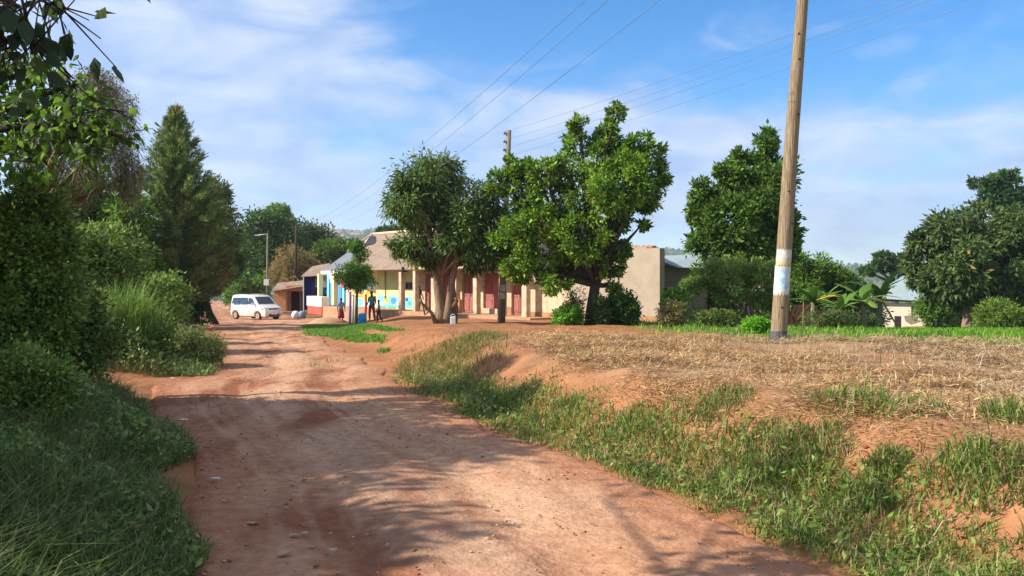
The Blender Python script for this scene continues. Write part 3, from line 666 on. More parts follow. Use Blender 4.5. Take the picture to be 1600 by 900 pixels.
# trees beyond the van
def far_tree(name, label, d, cs, n, L, cols, group='trees beyond the far bend', **k):
    cc = [cl(a, b, r, d, (i % 3 - 1) * d * .012, rz) for i, (a, b, r, rz) in enumerate(cs)]
    bx = sum(c[0] for c in cc) / len(cc); zl = min(c[2] - c[5] for c in cc); g = gz(bx, d)
    return tree(name, label, (bx, d, g - .2), cc, n, L, .45, cols, r0=.16, fork=(bx, d, max(g + 1, min(zl + .8, g + 4))), bark='bark_dark', group=group, **k)
far_tree('roadside_tree', 'tall green tree behind the far light coloured pole', 85, [(400, 355, 22, 22), (425, 350, 20, 22), (390, 385, 26, 24), (425, 385, 26, 26), (455, 370, 22, 22), (405, 420, 30, 26), (440, 415, 28, 26), (385, 445, 24, 20), (370, 460, 18, 16)], 15000, .42, [(.04, .09, .02), (.06, .13, .03), (.03, .06, .018)])
far_tree('wispy_tree', 'wispy bright topped tree poking above the others left of the dark pole', 92, [(437, 328, 13, 11), (425, 335, 10, 8), (448, 340, 10, 9)], 2200, .40, [(.10, .20, .04), (.08, .15, .04)])
far_tree('scrubby_tree', 'scrubby grey green tree directly behind the dark pole', 95, [(470, 365, 24, 20), (490, 362, 16, 11), (500, 378, 26, 22), (470, 395, 26, 22), (505, 402, 24, 18)], 9000, .42, [(.07, .11, .04), (.05, .09, .03)])
far_tree('bushy_tree', 'mid green bushy tree between the dark pole and the shop roof', 90, [(530, 390, 24, 14), (552, 388, 20, 10), (520, 408, 26, 16), (545, 403, 20, 12), (506, 392, 16, 14)], 9000, .42, [(.06, .12, .02), (.08, .15, .03), (.04, .08, .02)])
far_tree('dry_tree', 'dry brown leaved tree behind the mud brick hut', 74, [(455, 405, 22, 22), (475, 420, 22, 22), (440, 428, 20, 20), (465, 440, 24, 16), (490, 425, 14, 18)], 9000, .26, [(.16, .13, .06), (.20, .16, .08), (.09, .10, .04)])
far_tree('lane_tree', 'dark green tree closing the far end of the lane', 130, [(345, 440, 18, 16), (365, 425, 22, 22), (340, 415, 20, 20), (380, 445, 16, 14), (318, 430, 16, 20)], 6000, .55, [(.03, .065, .018), (.05, .09, .025)])
far_tree('leafy_hedge_tree', 'bright leafy hedge tree beside the lane left of the van', 80, [(375, 440, 16, 16), (392, 455, 16, 12), (365, 462, 13, 10), (408, 448, 14, 16)], 5000, .34, [(.07, .14, .03), (.09, .18, .04)])
far_tree('hill_tree', 'dark tree behind the shop roof ridge', 110, [(612, 360, 14, 6), (632, 362, 14, 7), (598, 362, 9, 5)], 3500, .5, [(.03, .07, .02), (.05, .09, .03)])

# small tree in front of the murals
D = 43
tree('young_tree', 'small round green tree in front of the painted shop wall', (xz(557, D), D), [cl(540, 428, 17, D, 0, 16), cl(560, 420, 18, D, .2, 16), cl(575, 432, 15, D, -.2, 16), cl(555, 442, 18, D, 0, 13), cl(562, 395, 14, D, .2, 14), cl(555, 385, 10, D, 0, 10)],
     7500, .15, .4, [(.06, .16, .02), (.09, .23, .03), (.045, .10, .02)], r0=.07, fork=px(558, 455, D), bark='bark', sub=9)

# ------------------------------------------------------------------ poles and wires
def pole_thing(name, label, pts, rads, m, n=14):
    t = thing(name, label, 'utility pole', tuple(pts[0])); mb = MB(); mb.tube(pts, rads, n); mb.build('pole', M[m], t); return t
D = 14.6
p0 = px(1216, 534, D); p1 = px(1237, 215, D); p2 = px(1254, 0, D); p3 = px(1270, -190, D)
mid = lambda a, b, t: tuple(np.array(a) * (1 - t) + np.array(b) * t)
big = pole_thing('utility_pole', 'large leaning wooden pole with pasted posters and black painted foot', [tuple(p0 - np.array([0, 0, .3])), tuple(p0), mid(p0, p1, .5), tuple(p1), tuple(p2), tuple(p3)], [.15, .146, .135, .122, .10, .09], 'pole', 20)
for yy, a_ in ((300, 250), (180, 285), (95, 262), (55, 240), (350, 300), (480, 262), (235, 230)):
    t_ = (534 - yy) / 534.0; c_ = np.array(mid(p0, p2, t_)); r_ = .146 - .046 * t_ - .012; kb = MB(); q_ = c_ + r_ * np.array([math.cos(R(a_)), math.sin(R(a_)), 0])
    kb.tube([tuple(q_), tuple(q_ + .022 * np.array([math.cos(R(a_)), math.sin(R(a_)), 0]))], [.03, .018], 8); kb.build('knot', M['bark_dark'], big)
def on_pole(t): return np.array(mid(p0, p1, t))
def wrap(name, ya, yb, ra, rb, material, a0=0, a1=360, ragged=0, mesh_parent=None):
    """a band or sheet wrapped round the pole between photo heights ya (bottom) and yb (top)"""
    n = 20; rows = 7; V = []; Q = []
    for j in range(rows):
        u = j / (rows - 1); yy = ya + (yb - ya) * u; c = on_pole((534 - yy) / (534 - 215)); r = ra + (rb - ra) * u
        for i in range(n + 1):
            a = R(a0 + (a1 - a0) * i / n); rg = (math.sin(i * 2.3 + j) * ragged) if j in (0, rows - 1) else 0
            V.append((c[0] + r * math.cos(a), c[1] + r * math.sin(a), c[2] + rg))
    for j in range(rows - 1):
        for i in range(n): Q.append([j * (n + 1) + i, j * (n + 1) + i + 1, (j + 1) * (n + 1) + i + 1, (j + 1) * (n + 1) + i])
    o = raw(name, V, quads=Q, mat=material, parent=mesh_parent or big, smooth=True); return o
wrap('painted_band', 532, 517, .150, .148, M['paint_black'])
wrap('poster', 460, 415, .1435, .1415, M['paper'], 165, 318, .035)
wrap('poster', 410, 390, .1405, .139, M['paper'], 185, 318, .025)
pb = wrap('printed_picture', 452, 421, .1445, .1425, M['paper_blue'], 180, 292, .02); pb['label'] = 'faded blue picture on the larger poster'
wrap('paper_scrap', 414, 408, .142, .141, mat('yellowed_paper', (.62, .50, .26), .8, .1, noise_amt=.3), 190, 310, .008)

D = 31.5
a0_ = px(783, 513, D); a1_ = px(795, 204, D)
mp_ = pole_thing('utility_pole', 'wooden power pole whose top shows above the trees beside the mango tree', [tuple(a0_), mid(a0_, a1_, .5), tuple(a1_)], [.16, .12, .10], 'pole_grey')
for k in range(4):
    q = np.array(mid(a0_, a1_, .985 - k * .042)); mb = MB(); mb.lathe((q[0] - .16, q[1] - .05, q[2] - .05), [(.03, 0), (.06, .02), (.035, .05), (.06, .08), (.03, .11)], 10)
    mb.tube([(q[0] - .16, q[1] - .05, q[2]), (q[0], q[1], q[2])], .012, 5); mb.build('insulator', M['pole_grey'], mp_)
D = 31.3
for k, yy in enumerate((450, 462)):
    q = np.array(mid(a0_, a1_, (513 - yy) / 309)); mb = MB(); mb.box((q[0], q[1] - .14, q[2]), (.2, .01, .26)); mb.build('notice', M['paper'], mp_)
D = 66
c0 = px(417, 478, D); c0[2] = gz(c0[0], D) - .1; c1 = px(418, 364, D)
lp = pole_thing('utility_pole', 'slim pale concrete pole with a white sign plate behind the van', [tuple(c0), tuple(c1)], [.10, .06], 'pole_grey', 10)
mb = MB(); mb.box(tuple(px(416, 441, D - .2)), (.42, .03, .5)); mb.build('sign_plate', M['white_wall'], lp)
mb = MB(); mb.tube([tuple(px(418, 366, D)), tuple(px(404, 367, D))], [.04, .04], 6); mb.box(tuple(px(402, 367.5, D)), (.4, .18, .08)); mb.build('arm', M['concrete'], lp)
D = 72
e0 = px(461, 478, D); e0[2] = gz(e0[0], D) - .1; e1 = px(463, 352, D)
dp = pole_thing('utility_pole', 'dark wooden pole rising from the mud brick hut', [tuple(e0), tuple(e1)], [.15, .11], 'bark_dark', 10)
for k in range(3):
    mb = MB(); q = px(460 + k * 2, 356 + k * 5, D); mb.tube([q - np.array([.35, 0, 0]), q + np.array([.35, 0, 0])], [.04, .04], 6); mb.build('crossarm', M['bark_dark'], dp)

def wire(label, a, b, sag, r=.011, group=None):
    r = r * .45
    a = np.array(a, float); b = np.array(b, float); pts = []
    for i in range(41):
        u = i / 40; p = a * (1 - u) + b * u; p = p - np.array([0, 0, sag * 4 * u * (1 - u)]); pts.append(tuple(p))
    mb = MB(); mb.tube(pts, r, 5); o = mb.build('overhead_wire', M['wire']); tag(o, label, 'wire', group)
# four wires to the pole beyond the trees: from an unseen pole to the right
for k, (tx, lab) in enumerate(((1340, 'uppermost of the four wires running right from the pole above the mango tree'), (1390, 'second highest of the four wires running right from the pole above the mango tree'), (1415, 'third of the four wires running right from the pole above the mango tree'), (1495, 'lowest of the four wires running right from the pole above the mango tree'))):
    a = np.array(mid(a0_, a1_, .985 - k * .042)) + np.array([-.16, -.05, .05]); ay = HY - (a[2] - ZC) * F / a[1]
    slope = (0 - ay) / (tx - 795.0); dd = 12.0; ex = 2250; e = px(ex, ay + slope * (ex - 795), dd)
    wire(lab, a, e, .28, .011, 'wires running right from the pole above the trees')
for k, (tx, lab) in enumerate(((905, 'leftmost of the three wires slanting up over the middle of the sky'), (952, 'middle one of the three wires slanting up over the middle of the sky'), (1032, 'rightmost of the three wires slanting up over the middle of the sky'))):
    a = px(458 + k * 6, 356 + k * 3, 71.5); dd = 9.0; x1, y1 = tx, 0
    m_ = (640 + k * 45, 222)
    slope = (m_[1] - 0) / (m_[0] - x1); ex = x1 + 420; e = px(ex, 0 + slope * (ex - x1) - 30, dd)
    wire(lab, a, e, 1.1 + .15 * k, .0105, 'wires slanting up over the middle of the sky')

# ------------------------------------------------------------------ shop building
U = np.array([.642, -.767, 0]); NV = np.array([-.767, -.642, 0]); B0 = np.array([-11.5, 55.4, 0])
ROT = Matrix(((U[0], NV[0] * -1, 0), (U[1], NV[1] * -1, 0), (0, 0, 1)))      # local x along the facade, local y into the building
def fac(s, out, z): p = B0 + U * s + NV * out; return (p[0], p[1], z)
def s_of(pxx, out=0.0):
    k = (pxx - 800) / F; b = B0 + NV * out
    return (k * b[1] - b[0]) / (U[0] - k * U[1])
def d_at(pxx, out=0.0): return (B0 + U * s_of(pxx, out) + NV * out)[1]
def z_at(pxx, pyy, out=0.0): return ZC + (HY - pyy) / F * d_at(pxx, out)
FL = -.25
shop = thing('shop_row', 'long low shop row with rusty hipped roof, maroon doors and painted left end', 'building', fac(0, 0, FL))
def fbox(name, s0, s1, o0, o1, z0, z1, m, parent=shop, bevel=0):
    mb = MB(); c = fac((s0 + s1) / 2, (o0 + o1) / 2, (z0 + z1) / 2); mb.box(c, (abs(s1 - s0), abs(o1 - o0), abs(z1 - z0)), ROT); return mb.build(name, m, parent, bevel)
sR = s_of(897); sG = s_of(830)
# walls: sections so that doors and windows are real recesses
doors = [(664, 680), (690, 704), (722, 741), (755, 779), (799, 819)]
EV = 2.12; DT = 1.93
spans = []; cur = 0.0
mbw = MB(); mbo = MB()
def wallseg(mb, s0, s1, z0, z1, thick=.25): mb.box(fac((s0 + s1) / 2, -thick / 2, (z0 + z1) / 2), (s1 - s0, thick, z1 - z0), ROT)
sw0, sw1 = s_of(631), s_of(645)            # shop window
wz0, wz1 = z_at(638, 462), z_at(638, 441)
s655 = s_of(655)
# left, olive part with the window opening
wallseg(mbo, 0, sw0, FL, EV + .1); wallseg(mbo, sw1, s655, FL, EV + .1); wallseg(mbo, sw0, sw1, FL, wz0); wallseg(mbo, sw0, sw1, wz1, EV + .1)
wo_ = mbo.build('wall', M['lime'], shop); wo_['label'] = 'pale green part of the front wall'
cur = s655
for a, b in doors:
    sa, sb = s_of(a), s_of(b); wallseg(mbw, cur, sa, FL, EV + .1); wallseg(mbw, sa, sb, DT, EV + .1); cur = sb
wallseg(mbw, cur, sG, FL, EV + .1)
mbw.build('wall', M['cream'], shop)
fbox('plain_wall', sG, s_of(900), -.25, .25, -.5, 2.0, M['cream'])
# back and end walls
mb = MB(); p = [fac(0, -.3, 0), fac(sG, -.3, 0), fac(sG, -8, 0), fac(-3, -8, 0)]
for i in ((1, 2), (2, 3), (3, 0)):
    a, b = Vector(p[i[0]]), Vector(p[i[1]]); m_ = (a + b) / 2; ang = math.atan2(b.y - a.y, b.x - a.x)
    mb.box((m_.x, m_.y, .9), ((b - a).length, .2, 2.4), Matrix.Rotation(ang, 3, 'Z'))
mb.build('rear_wall', M['cream'], shop)
for i, (a, b) in enumerate(doors):
    sa, sb = s_of(a), s_of(b); fbx = MB(); c = fac((sa + sb) / 2, -.16, (FL + DT) / 2)
    fbx.box(c, (sb - sa - .02, .04, DT - FL), ROT); dr = fbx.build('door', M['maroon'], shop)
    for k in range(2): fbox('door_panel', sa + .08 + k * (sb - sa) / 2, sa + (k + 1) * (sb - sa) / 2 - .06, -.138, -.115, FL + .95, DT - .15, M['maroon'], dr); fbox('door_panel', sa + .08 + k * (sb - sa) / 2, sa + (k + 1) * (sb - sa) / 2 - .06, -.138, -.115, FL + .12, FL + .85, M['maroon'], dr)
    fbox('handle', (sa + sb) / 2 - .03, (sa + sb) / 2 + .03, -.14, -.08, FL + .9, FL + 1.06, M['door_grey'], dr)
    if i == 3: o = fbox('door_step', sa, sb, -.1, .1, FL + .01, FL + .28, M['cream']);
wn_ = fbox('window', sw0, sw1, -.2, -.16, wz0, wz1, M['dark_blue_paint']); fbox('window_frame', (sw0 + sw1) / 2 - .03, (sw0 + sw1) / 2 + .03, -.16, -.1, wz0, wz1, M['maroon'], wn_); fbox('shutter', sw0 + .02, sw1 - .02, -.15, -.12, wz0, wz0 + (wz1 - wz0) * .55, M['maroon'], wn_)
ws = [s655] + [s_of(v) for d_ in doors for v in d_] + [sG]
for i in range(0, len(ws), 2):
    if ws[i + 1] - ws[i] > .1: fbox('stained_wall_foot', ws[i] + .01, ws[i + 1] - .01, .002, .008, FL, FL + .28 + .12 * (i % 4 == 0), M['soil_stain'])
# plinth / raised veranda floor
fbox('veranda_floor', -.3, s_of(828, 1.6), -.1, 1.6, -1.2, FL, M['plinth'])
fbox('wall_foot', sG + .2, s_of(897), .25, .262, -.6, -.02, M['soil_stain'])
# columns
for c_, w_ in ((628, .28), (650, .26), (680, .45), (713, .35), (745, .32), (786, .3), (822, .36)):
    o_ = 1.35 if c_ < 670 else .8; s = s_of(c_, o_); col_ = fbox('column', s - w_ / 2, s + w_ / 2, o_ - .14, o_ + .14, FL, EV - .02, M['cream'])
# low veranda parapet at the fourth bay
fbox('parapet', s_of(708, .8), s_of(720, .8), .7, .9, FL + .01, FL + .75, M['brick_orange'])
# fascia
fbox('fascia', s_of(640, 1.45), s_of(826, 1.3), 1.40, 1.46, EV - .02, EV + .16, M['peach_paint'])
# roof
E = lambda s, o=1.55, z=EV + .06: Vector(fac(s, o, z))
RZ = 5.0; sRg = -4.2; Rl = Vector(fac(sRg, -4.5, RZ)); Rr = Vector(fac(sG - 1, -4.5, RZ))
Bc = E(s_of(543, 1.55)); Ac = Vector(px(503, 413.5, 58.5)); Ac.z = EV + .1
Er = E(sG - .0)
roof_panel('roof', [Bc, Er, Rr, Rl], M['rust_roof'], shop)
C1 = Bc.lerp(Rl, .5); D1 = Ac.lerp(Rl, .5)
g_ = roof_panel('roof', [Ac, Bc, C1, D1], M['grey_roof'], shop); g_['label'] = 'dark grey iron sheets on the lower hip at the left end'
roof_panel('roof', [D1, C1, Rl], M['rust_roof'], shop)
Bk = Vector(fac(sG, -10.5, EV + .06)); Ak = Vector(fac(-9, -10.5, EV + .06))
roof_panel('roof', [Bk, Ak, Rl, Rr], M['rust_roof'], shop); roof_panel('roof', [Ak, Ac, Rl], M['rust_roof'], shop); roof_panel('roof', [Er, Bk, Rr], M['rust_roof'], shop)
# ridge caps
for a, b in ((Rl, Rr), (Ac.lerp(Rl, .5), Rl), (Bc.lerp(Rl, .5), Rl)):
    mb = MB(); mb.tube([a + Vector((0, 0, .05)), b + Vector((0, 0, .05))], .11, 6); mb.build('ridge_cap', mat('ridge_cap_metal', (.62, .50, .36), .6, .3, noise_amt=.3), shop)
# gable vent
vn = [Rl.lerp(Bc, .08) + Vector((0, -.12, .06)), Rl.lerp(Bc, .36) + Vector((.1, -.12, .06)), Rl.lerp(Bc, .36) + Vector((1.15, -.75, .06)), Rl.lerp(Bc, .10) + Vector((.5, -.3, .06))]
mb = MB(); mb.prism(vn, (0, 0, 0), (-.04, -.06, .05)); mb.build('roof_patch', mat('dark_roof_patch', (.07, .065, .075), .9, .05, noise_amt=.4), shop)
# white fascia at the hip
def seg_box(mb, a, b, h, t, dz=0):
    a = Vector(a); b = Vector(b); m_ = (a + b) / 2; L_ = (b - a).length; ang = math.atan2(b.y - a.y, b.x - a.x); mb.box((m_.x, m_.y, m_.z + dz), (L_, t, h), Matrix.Rotation(ang, 3, 'Z'))
mb = MB(); seg_box(mb, Ac + Vector((-.05, -.05, 0)), Bc + Vector((-.05, -.05, 0)), .22, .05, -.12); mb.build('fascia', M['white_wall'], shop)
# left end wing: wall, blue door, pillars, header
Wb = Vector(px(541, 435, 56.0)); Wa = Vector(px(511, 435, 60.0)); wu = (Wb - Wa); wu.z = 0; wl = wu.length; wu.normalize(); wnv = Vector((wu.y, -wu.x, 0))
if wnv.x > 0 and False: wnv = -wnv
def wing(name, t0, t1, o0, o1, z0, z1, m, parent=shop):
    c = Wa + wu * (t0 + t1) / 2 + wnv * (o0 + o1) / 2; mb = MB(); mb.box((c.x, c.y, (z0 + z1) / 2), (t1 - t0, abs(o1 - o0), z1 - z0), Matrix.Rotation(math.atan2(wu.y, wu.x), 3, 'Z')); return mb.build(name, m, parent)
wing('wall', 0, wl, -.2, 0, -1.0, EV, M['sky_paint'])['label'] = 'blue painted wall at the left end'
wing('blue_door', wl * .38, wl * .78, .0, .05, -.4, 1.2, M['blue_paint'])
wing('painted_header', wl * .15, wl * .62, .0, .04, 1.3, 2.0, M['pale_blue_paint'])
wing('painted_header', wl * .70, wl * 1.0, .0, .04, 1.0, 2.0, M['red_paint'])['label'] = 'red painted panel beside the pale blue header'
for t_ in (.06, .86): wing('pillar', wl * t_, wl * t_ + .35, .5, .8, -.2, 2.0, M['pale_yellow_paint'])
wing('counter', -.1, wl * .8, .9, 1.5, -.35, .35, M['white_wall']); wing('counter_base', -.05, wl * .78, .95, 1.45, -.9, -.36, M['red_paint'])
# murals on the front wall (paint films 3 mm proud)
mz = lambda y, x=600: z_at(x, y)
def mural(name, x0, x1, y0, y1, m, proud=.004, parent=shop, lab=None):
    o = fbox(name, s_of(x0), s_of(x1), .001, .001 + proud, z_at((x0 + x1) / 2, y1), z_at((x0 + x1) / 2, y0), M[m], parent)
    if lab: o['label'] = lab
    return o
mural('painted_band', 590, 654.5, 452, 463, 'pale_yellow_paint', lab='cream yellow band under the green wall')
mu = mural('mural', 590, 654.5, 463, 481, 'sky_paint', lab='blue mural with a yellow flower and waves')
def disc(name, pxx, pyy, r, m, parent, proud=.012, sx=1.0, n=16, star=0):
    s0 = s_of(pxx); zc_ = z_at(pxx, pyy); vs = []
    for k in range(n):
        a = 2 * math.pi * k / n; rr = r * (1 + (star if k % 2 else -star)); vs.append(fac(s0 + math.cos(a) * rr * sx, .002, zc_ + math.sin(a) * rr))
    mb = MB(); mb.prism([Vector(v) for v in vs], (0, 0, 0), tuple(NV * proud)); return mb.build(name, M[m], parent)
disc('painted_flower', 604, 469, .24, 'yellow_paint', mu, .012, 1.2, 16, .18); disc('painted_flower', 604, 469, .1, 'orange_paint', mu, .02)
disc('painted_patch', 615, 470, .2, 'blue_paint', mu, .010, 1.6); disc('painted_patch', 622, 474, .12, 'white_wall', mu, .014, 1.8); disc('painted_patch', 596, 474, .13, 'pale_blue_paint', mu, .010, 2.0); disc('painted_patch', 640, 474, .13, 'green_paint', mu, .010, 1.5); disc('painted_patch', 636, 468, .10, 'dark_blue_paint', mu, .010, 1.4); disc('painted_patch', 650, 476, .13, 'pink_paint', mu, .010, 1.4)
for k, (x0, x1) in enumerate(((590, 603), (606, 618), (622, 633))): mural('painted_wave', x0, x1, 478.5, 481, 'green_paint', .016, mu)
mural('wall_panel', 544, 554, 436, 482, 'peach_paint', lab='peach painted bay beside the blue end wall')
mural('wall_panel', 554.2, 590, 418, 482, 'pale_yellow_paint', lab='pale yellow painted bay behind the small tree')
for k, (y0, y1, m_) in enumerate(((452, 456, 'green_paint'), (456.5, 460, 'red_paint'), (461, 465, 'orange_paint'), (466, 482, 'sky_paint'))): mural('painted_stripe', 554.5, 568, y0, y1, m_, .012)
mural('painted_stripe', 571, 584, 440, 452, 'pale_blue_paint', .012)
disc('painted_arch', 577, 466, .55, 'orange_paint', shop, .014, 1.15); disc('painted_arch', 577, 468, .38, 'yellow_paint', shop, .02, 1.1); mural('painted_stripe', 583, 588, 462, 476, 'red_paint', .026); mural('painted_stripe', 568.2, 588, 472, 482, 'pale_blue_paint', .03)
# downpipe on the green wall
mb = MB(); mb.tube([fac(s_of(603), .06, FL + .6), fac(s_of(603), .06, EV)], .035, 8); mb.build('downpipe', M['door_grey'], shop)
# electric bracket on the corner column
mb = MB(); q = fac(s_of(633, 1.4), 1.55, EV - .05); mb.box(q, (.5, .3, .08), ROT); mb.box((q[0], q[1], q[2] + .12), (.12, .12, .25), ROT); mb.build('bracket', M['dark'], shop)

# ------------------------------------------------------------------ tall grey rendered building
gs0, gs1 = s_of(900), s_of(1038)
gh = thing('rendered_house', 'tall plain grey rendered wall with a stepped flat top right of the shops', 'building', fac(gs0, 0, -.4))
mb = MB(); sst = s_of(968)
zt0, zt1 = z_at(968, 396), z_at(1038, 388)
poly = [fac(gs0, .30, -.8), fac(gs1, .30, -.8), fac(gs1, .30, zt1), fac(s_of(1010, .3), .30, zt1 + .02), fac(s_of(1009.5, .3), .30, zt1 + .08), fac(sst, .30, zt1 + .04), fac(sst - .02, .30, zt0 - .12), fac(gs0, .30, zt0 - .2)]
mb.prism([Vector(p) for p in poly], (0, 0, 0), tuple(-NV * .3)); mb.build('wall', M['grey_render'], gh)
mb = MB(); ca = Vector(fac(gs1 - .14, -.02, 0)); cb = ca + Vector((.13, .99, 0)) * 6; m_ = (ca + cb) / 2; mb.box((m_.x, m_.y, (zt1 - .85) / 2), (6, .22, zt1 + .75), Matrix.Rotation(math.atan2(cb.y - ca.y, cb.x - ca.x), 3, 'Z')); mb.build('side_wall', M['grey_render'], gh)
fbox('rear_wall', gs0, gs1 - 2.6, -6, -5.8, -.8, zt1 - .1, M['grey_render'], gh)
fbox('earth_stain', s_of(1000, .3), s_of(1037.5, .3), .301, .306, -.6, .03, M['soil_stain'], gh)
mb = MB()
for k in range(9):
    s = sst + .1 + k * .24; mb.box(fac(s, .15, zt1 + .08 + random.uniform(0, .03)), (.22, .28, random.uniform(.05, .1)), ROT)
mb.build('coping', M['brick_orange'], gh)
roof_panel('roof', [Vector(fac(gs0, -.3, zt0 - .4)), Vector(fac(gs1 - .3, -.3, zt0 - .4)), Vector(fac(gs1 - 2.6, -5.8, zt0 - .9)), Vector(fac(gs0, -5.8, zt0 - .9))], M['pale_roof'], gh)
# lower house behind to the right
D = 37
hb = px(1038, 502, D); h2 = thing('grey_house', 'low grey house with a pale sheet roof showing right of the tall grey wall', 'house', (xz(1060, D), D, -.3))
def fx(x0, x1, y0, y1, d0, d1, name, m, parent):
    a = px(x0, y1, d0); b = px(x1, y0, d0); mb = MB(); mb.box(((a[0] + b[0]) / 2, (d0 + d1) / 2, (a[2] + b[2]) / 2), (b[0] - a[0], d1 - d0, b[2] - a[2])); return mb.build(name, M[m], parent)
fx(1030, 1105, 418, 515, D, D + 4, 'wall', 'grey_render', h2)
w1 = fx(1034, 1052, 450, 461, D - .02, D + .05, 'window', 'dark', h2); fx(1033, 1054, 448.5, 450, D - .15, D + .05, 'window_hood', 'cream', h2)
w2 = fx(1039, 1053, 411, 418, D - .3, D - .25, 'skylight', 'white_wall', h2)
roof_panel('roof', [Vector(px(1028, 418, D - .4)), Vector(px(1110, 418, D - .4)), Vector(px(1110, 392, D + 3)), Vector(px(1032, 402, D + 3))], M['pale_roof'], h2)

# ------------------------------------------------------------------ pale walled house at right
D = 60
ph = thing('pale_house', 'small pale walled house with a light green iron roof beyond the grass', 'house', (xz(1410, D), D, gz(xz(1410, D), D)))
za = px(0, 515, D)[2] - .8; zb = px(0, 469, D)[2]
def wallx(name, x0, x1, z0, z1, d0, m, parent=ph, th=.15, y_shift=0):
    mb = MB(); mb.box(((xz(x0, d0) + xz(x1, d0)) / 2, d0 + th / 2 + y_shift, (z0 + z1) / 2), (xz(x1, d0) - xz(x0, d0), th, z1 - z0)); return mb.build(name, M[m], parent)
flat('pale_mud_wall', (.72, .60, .47))
wz = lambda y: px(0, y, D)[2]
mb = MB()
def wrect(x0, x1, y0, y1, th=.2): mb.box(((xz(x0, D) + xz(x1, D)) / 2, D + th / 2, (wz(y0) + wz(y1)) / 2), (xz(x1, D) - xz(x0, D), th, wz(y0) - wz(y1)))
wrect(1372, 1421, 474, 525); wrect(1438, 1450, 474, 525); wrect(1421, 1438, 474, 477); wrect(1421, 1438, 494, 525)
mb.box(((xz(1450, D)) - .1, D + 2.5, (wz(474) + wz(525)) / 2), (.2, 4.6, wz(474) - wz(525))); mb.build('wall', M['pale_mud_wall'], ph)
wp = wallx('window', 1421, 1438, wz(494), wz(477), D, 'pole_grey', ph, .05, .08); wallx('window_bar', 1429, 1430, wz(494), wz(477), D, 'white_wall', wp, .04, .02)
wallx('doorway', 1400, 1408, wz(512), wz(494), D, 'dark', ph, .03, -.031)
mb = MB(); mb.prism([Vector((xz(a, D), D, wz(b))) for a, b in ((1412, 494), (1420, 492), (1428, 495), (1430, 503), (1421, 507), (1414, 502))], (0, -.004, 0), (0, -.012, 0)); mb.build('wall_stain', M['pole_grey'], ph)
mb = MB(); mb.prism([Vector((xz(a, D), D, wz(b))) for a, b in ((1412, 510), (1440, 508), (1449, 505), (1449.5, 520), (1410, 520))], (0, -.004, 0), (0, -.01, 0)); mb.build('wall_stain', M['brick_orange'], ph)
roof_panel('roof', [Vector(px(1372, 466, D - .5)), Vector(px(1446, 470, D - .5)), Vector(px(1434, 432, D + 3.0)), Vector(px(1376, 431, D + 3.0))], M['pale_roof'], ph)
roof_panel('roof', [Vector(px(1446, 470, D - .5)), Vector(px(1462, 462, D + 6)), Vector(px(1434, 432, D + 3.0))], M['pale_roof'], ph)
ph.rotation_euler.z = R(-32); ph.scale = (1.12, 1, 1)
roof_panel('roof', [Vector(px(1462, 462, D + 6)), Vector(px(1380, 460, D + 6)), Vector(px(1376, 431, D + 3.0)), Vector(px(1434, 432, D + 3.0))], M['pale_roof'], ph)
mb = MB(); mb.box(tuple((px(1409, 469.5, D - .35))), (3.4, .06, .16)); mb.build('fascia', M['dark'], ph)
wallx('outer_wall', 1365, 1384, wz(512), wz(485), D - 4, 'pale_mud_wall', ph)

# brick stack right of pole
D = 29
bs = thing('brick_stack', 'loose stack of red bricks in the shade right of the wooden pole', 'brick stack', (xz(1250, D), D, gz(xz(1250, D), D)))
mb = MB(); random.seed(5)
g0 = gz(xz(1250, D), D)
for r_ in range(8):
    for k in range(9 - r_ // 2):
        mb.box((xz(1232, D) + k * .115 + r_ * .03 + random.uniform(-.01, .01), D + random.uniform(-.05, .05), g0 + .06 + r_ * .11), (.105, .22, .1), Matrix.Rotation(random.uniform(-.1, .1), 3, 'Z'))
for k in range(12): mb.box((xz(1262, D) + random.uniform(0, .6), D - .2 + random.uniform(-.3, .3), g0 + .05 + random.uniform(0, .15)), (.2, .1, .1), Euler((random.random(), random.random(), random.random() * 3)).to_matrix())
mb.build('bricks', M['brick'], bs)
# tree stump / log pieces and thin stake
D = 17
st = MB(); q = px(1254, 524, D); st.tube([(q[0], q[1], gz(q[0], D) - .05), (q[0] + .02, q[1], gz(q[0], D) + .75)], [.012, .009], 6); tag(st.build('thin_stake', M['bark_pale']), 'thin upright stick in the grass right of the wooden pole', 'stick')

# ------------------------------------------------------------------ stalls and huts behind the van
D = 66
hut = thing('mud_brick_hut', 'orange mud brick hut with a rusty roof behind the van', 'hut', (xz(445, D), D, gz(xz(445, D), D)))
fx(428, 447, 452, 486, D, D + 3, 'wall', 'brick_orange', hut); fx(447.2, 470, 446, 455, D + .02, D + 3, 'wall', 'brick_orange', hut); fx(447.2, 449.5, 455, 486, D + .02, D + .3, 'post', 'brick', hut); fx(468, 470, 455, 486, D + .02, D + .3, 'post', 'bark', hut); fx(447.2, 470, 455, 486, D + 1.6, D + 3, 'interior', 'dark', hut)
roof_panel('roof', [Vector(px(424, 455, D - .4)), Vector(px(474, 447, D - .4)), Vector(px(474, 438, D + 3)), Vector(px(434, 442, D + 3))], M['rust_roof'], hut)
D = 63
for k, (x0, w_, m_, lab) in enumerate(((458, 7, 'white_wall', 'white sack'), (468, 12, 'grey_blue_cloth', 'grey blue sack'))):
    q = px(x0 + 4, 480, D); g = gz(q[0], D); mb = MB(); mb.lathe((q[0], D, g - .05), [(.16, 0), (.3, .12), (.34, .35), (.28, .55), (.1, .66)], 12); tag(mb.build('filled_sack', M[m_]), lab + ' standing in front of the mud brick hut', 'sack', 'sacks before the hut')
D = 61
stall = thing('market_stall', 'roadside stall with rusty roof and dark navy curtain left of the blue end wall', 'stall', (xz(495, D), D, gz(xz(495, D), D)))
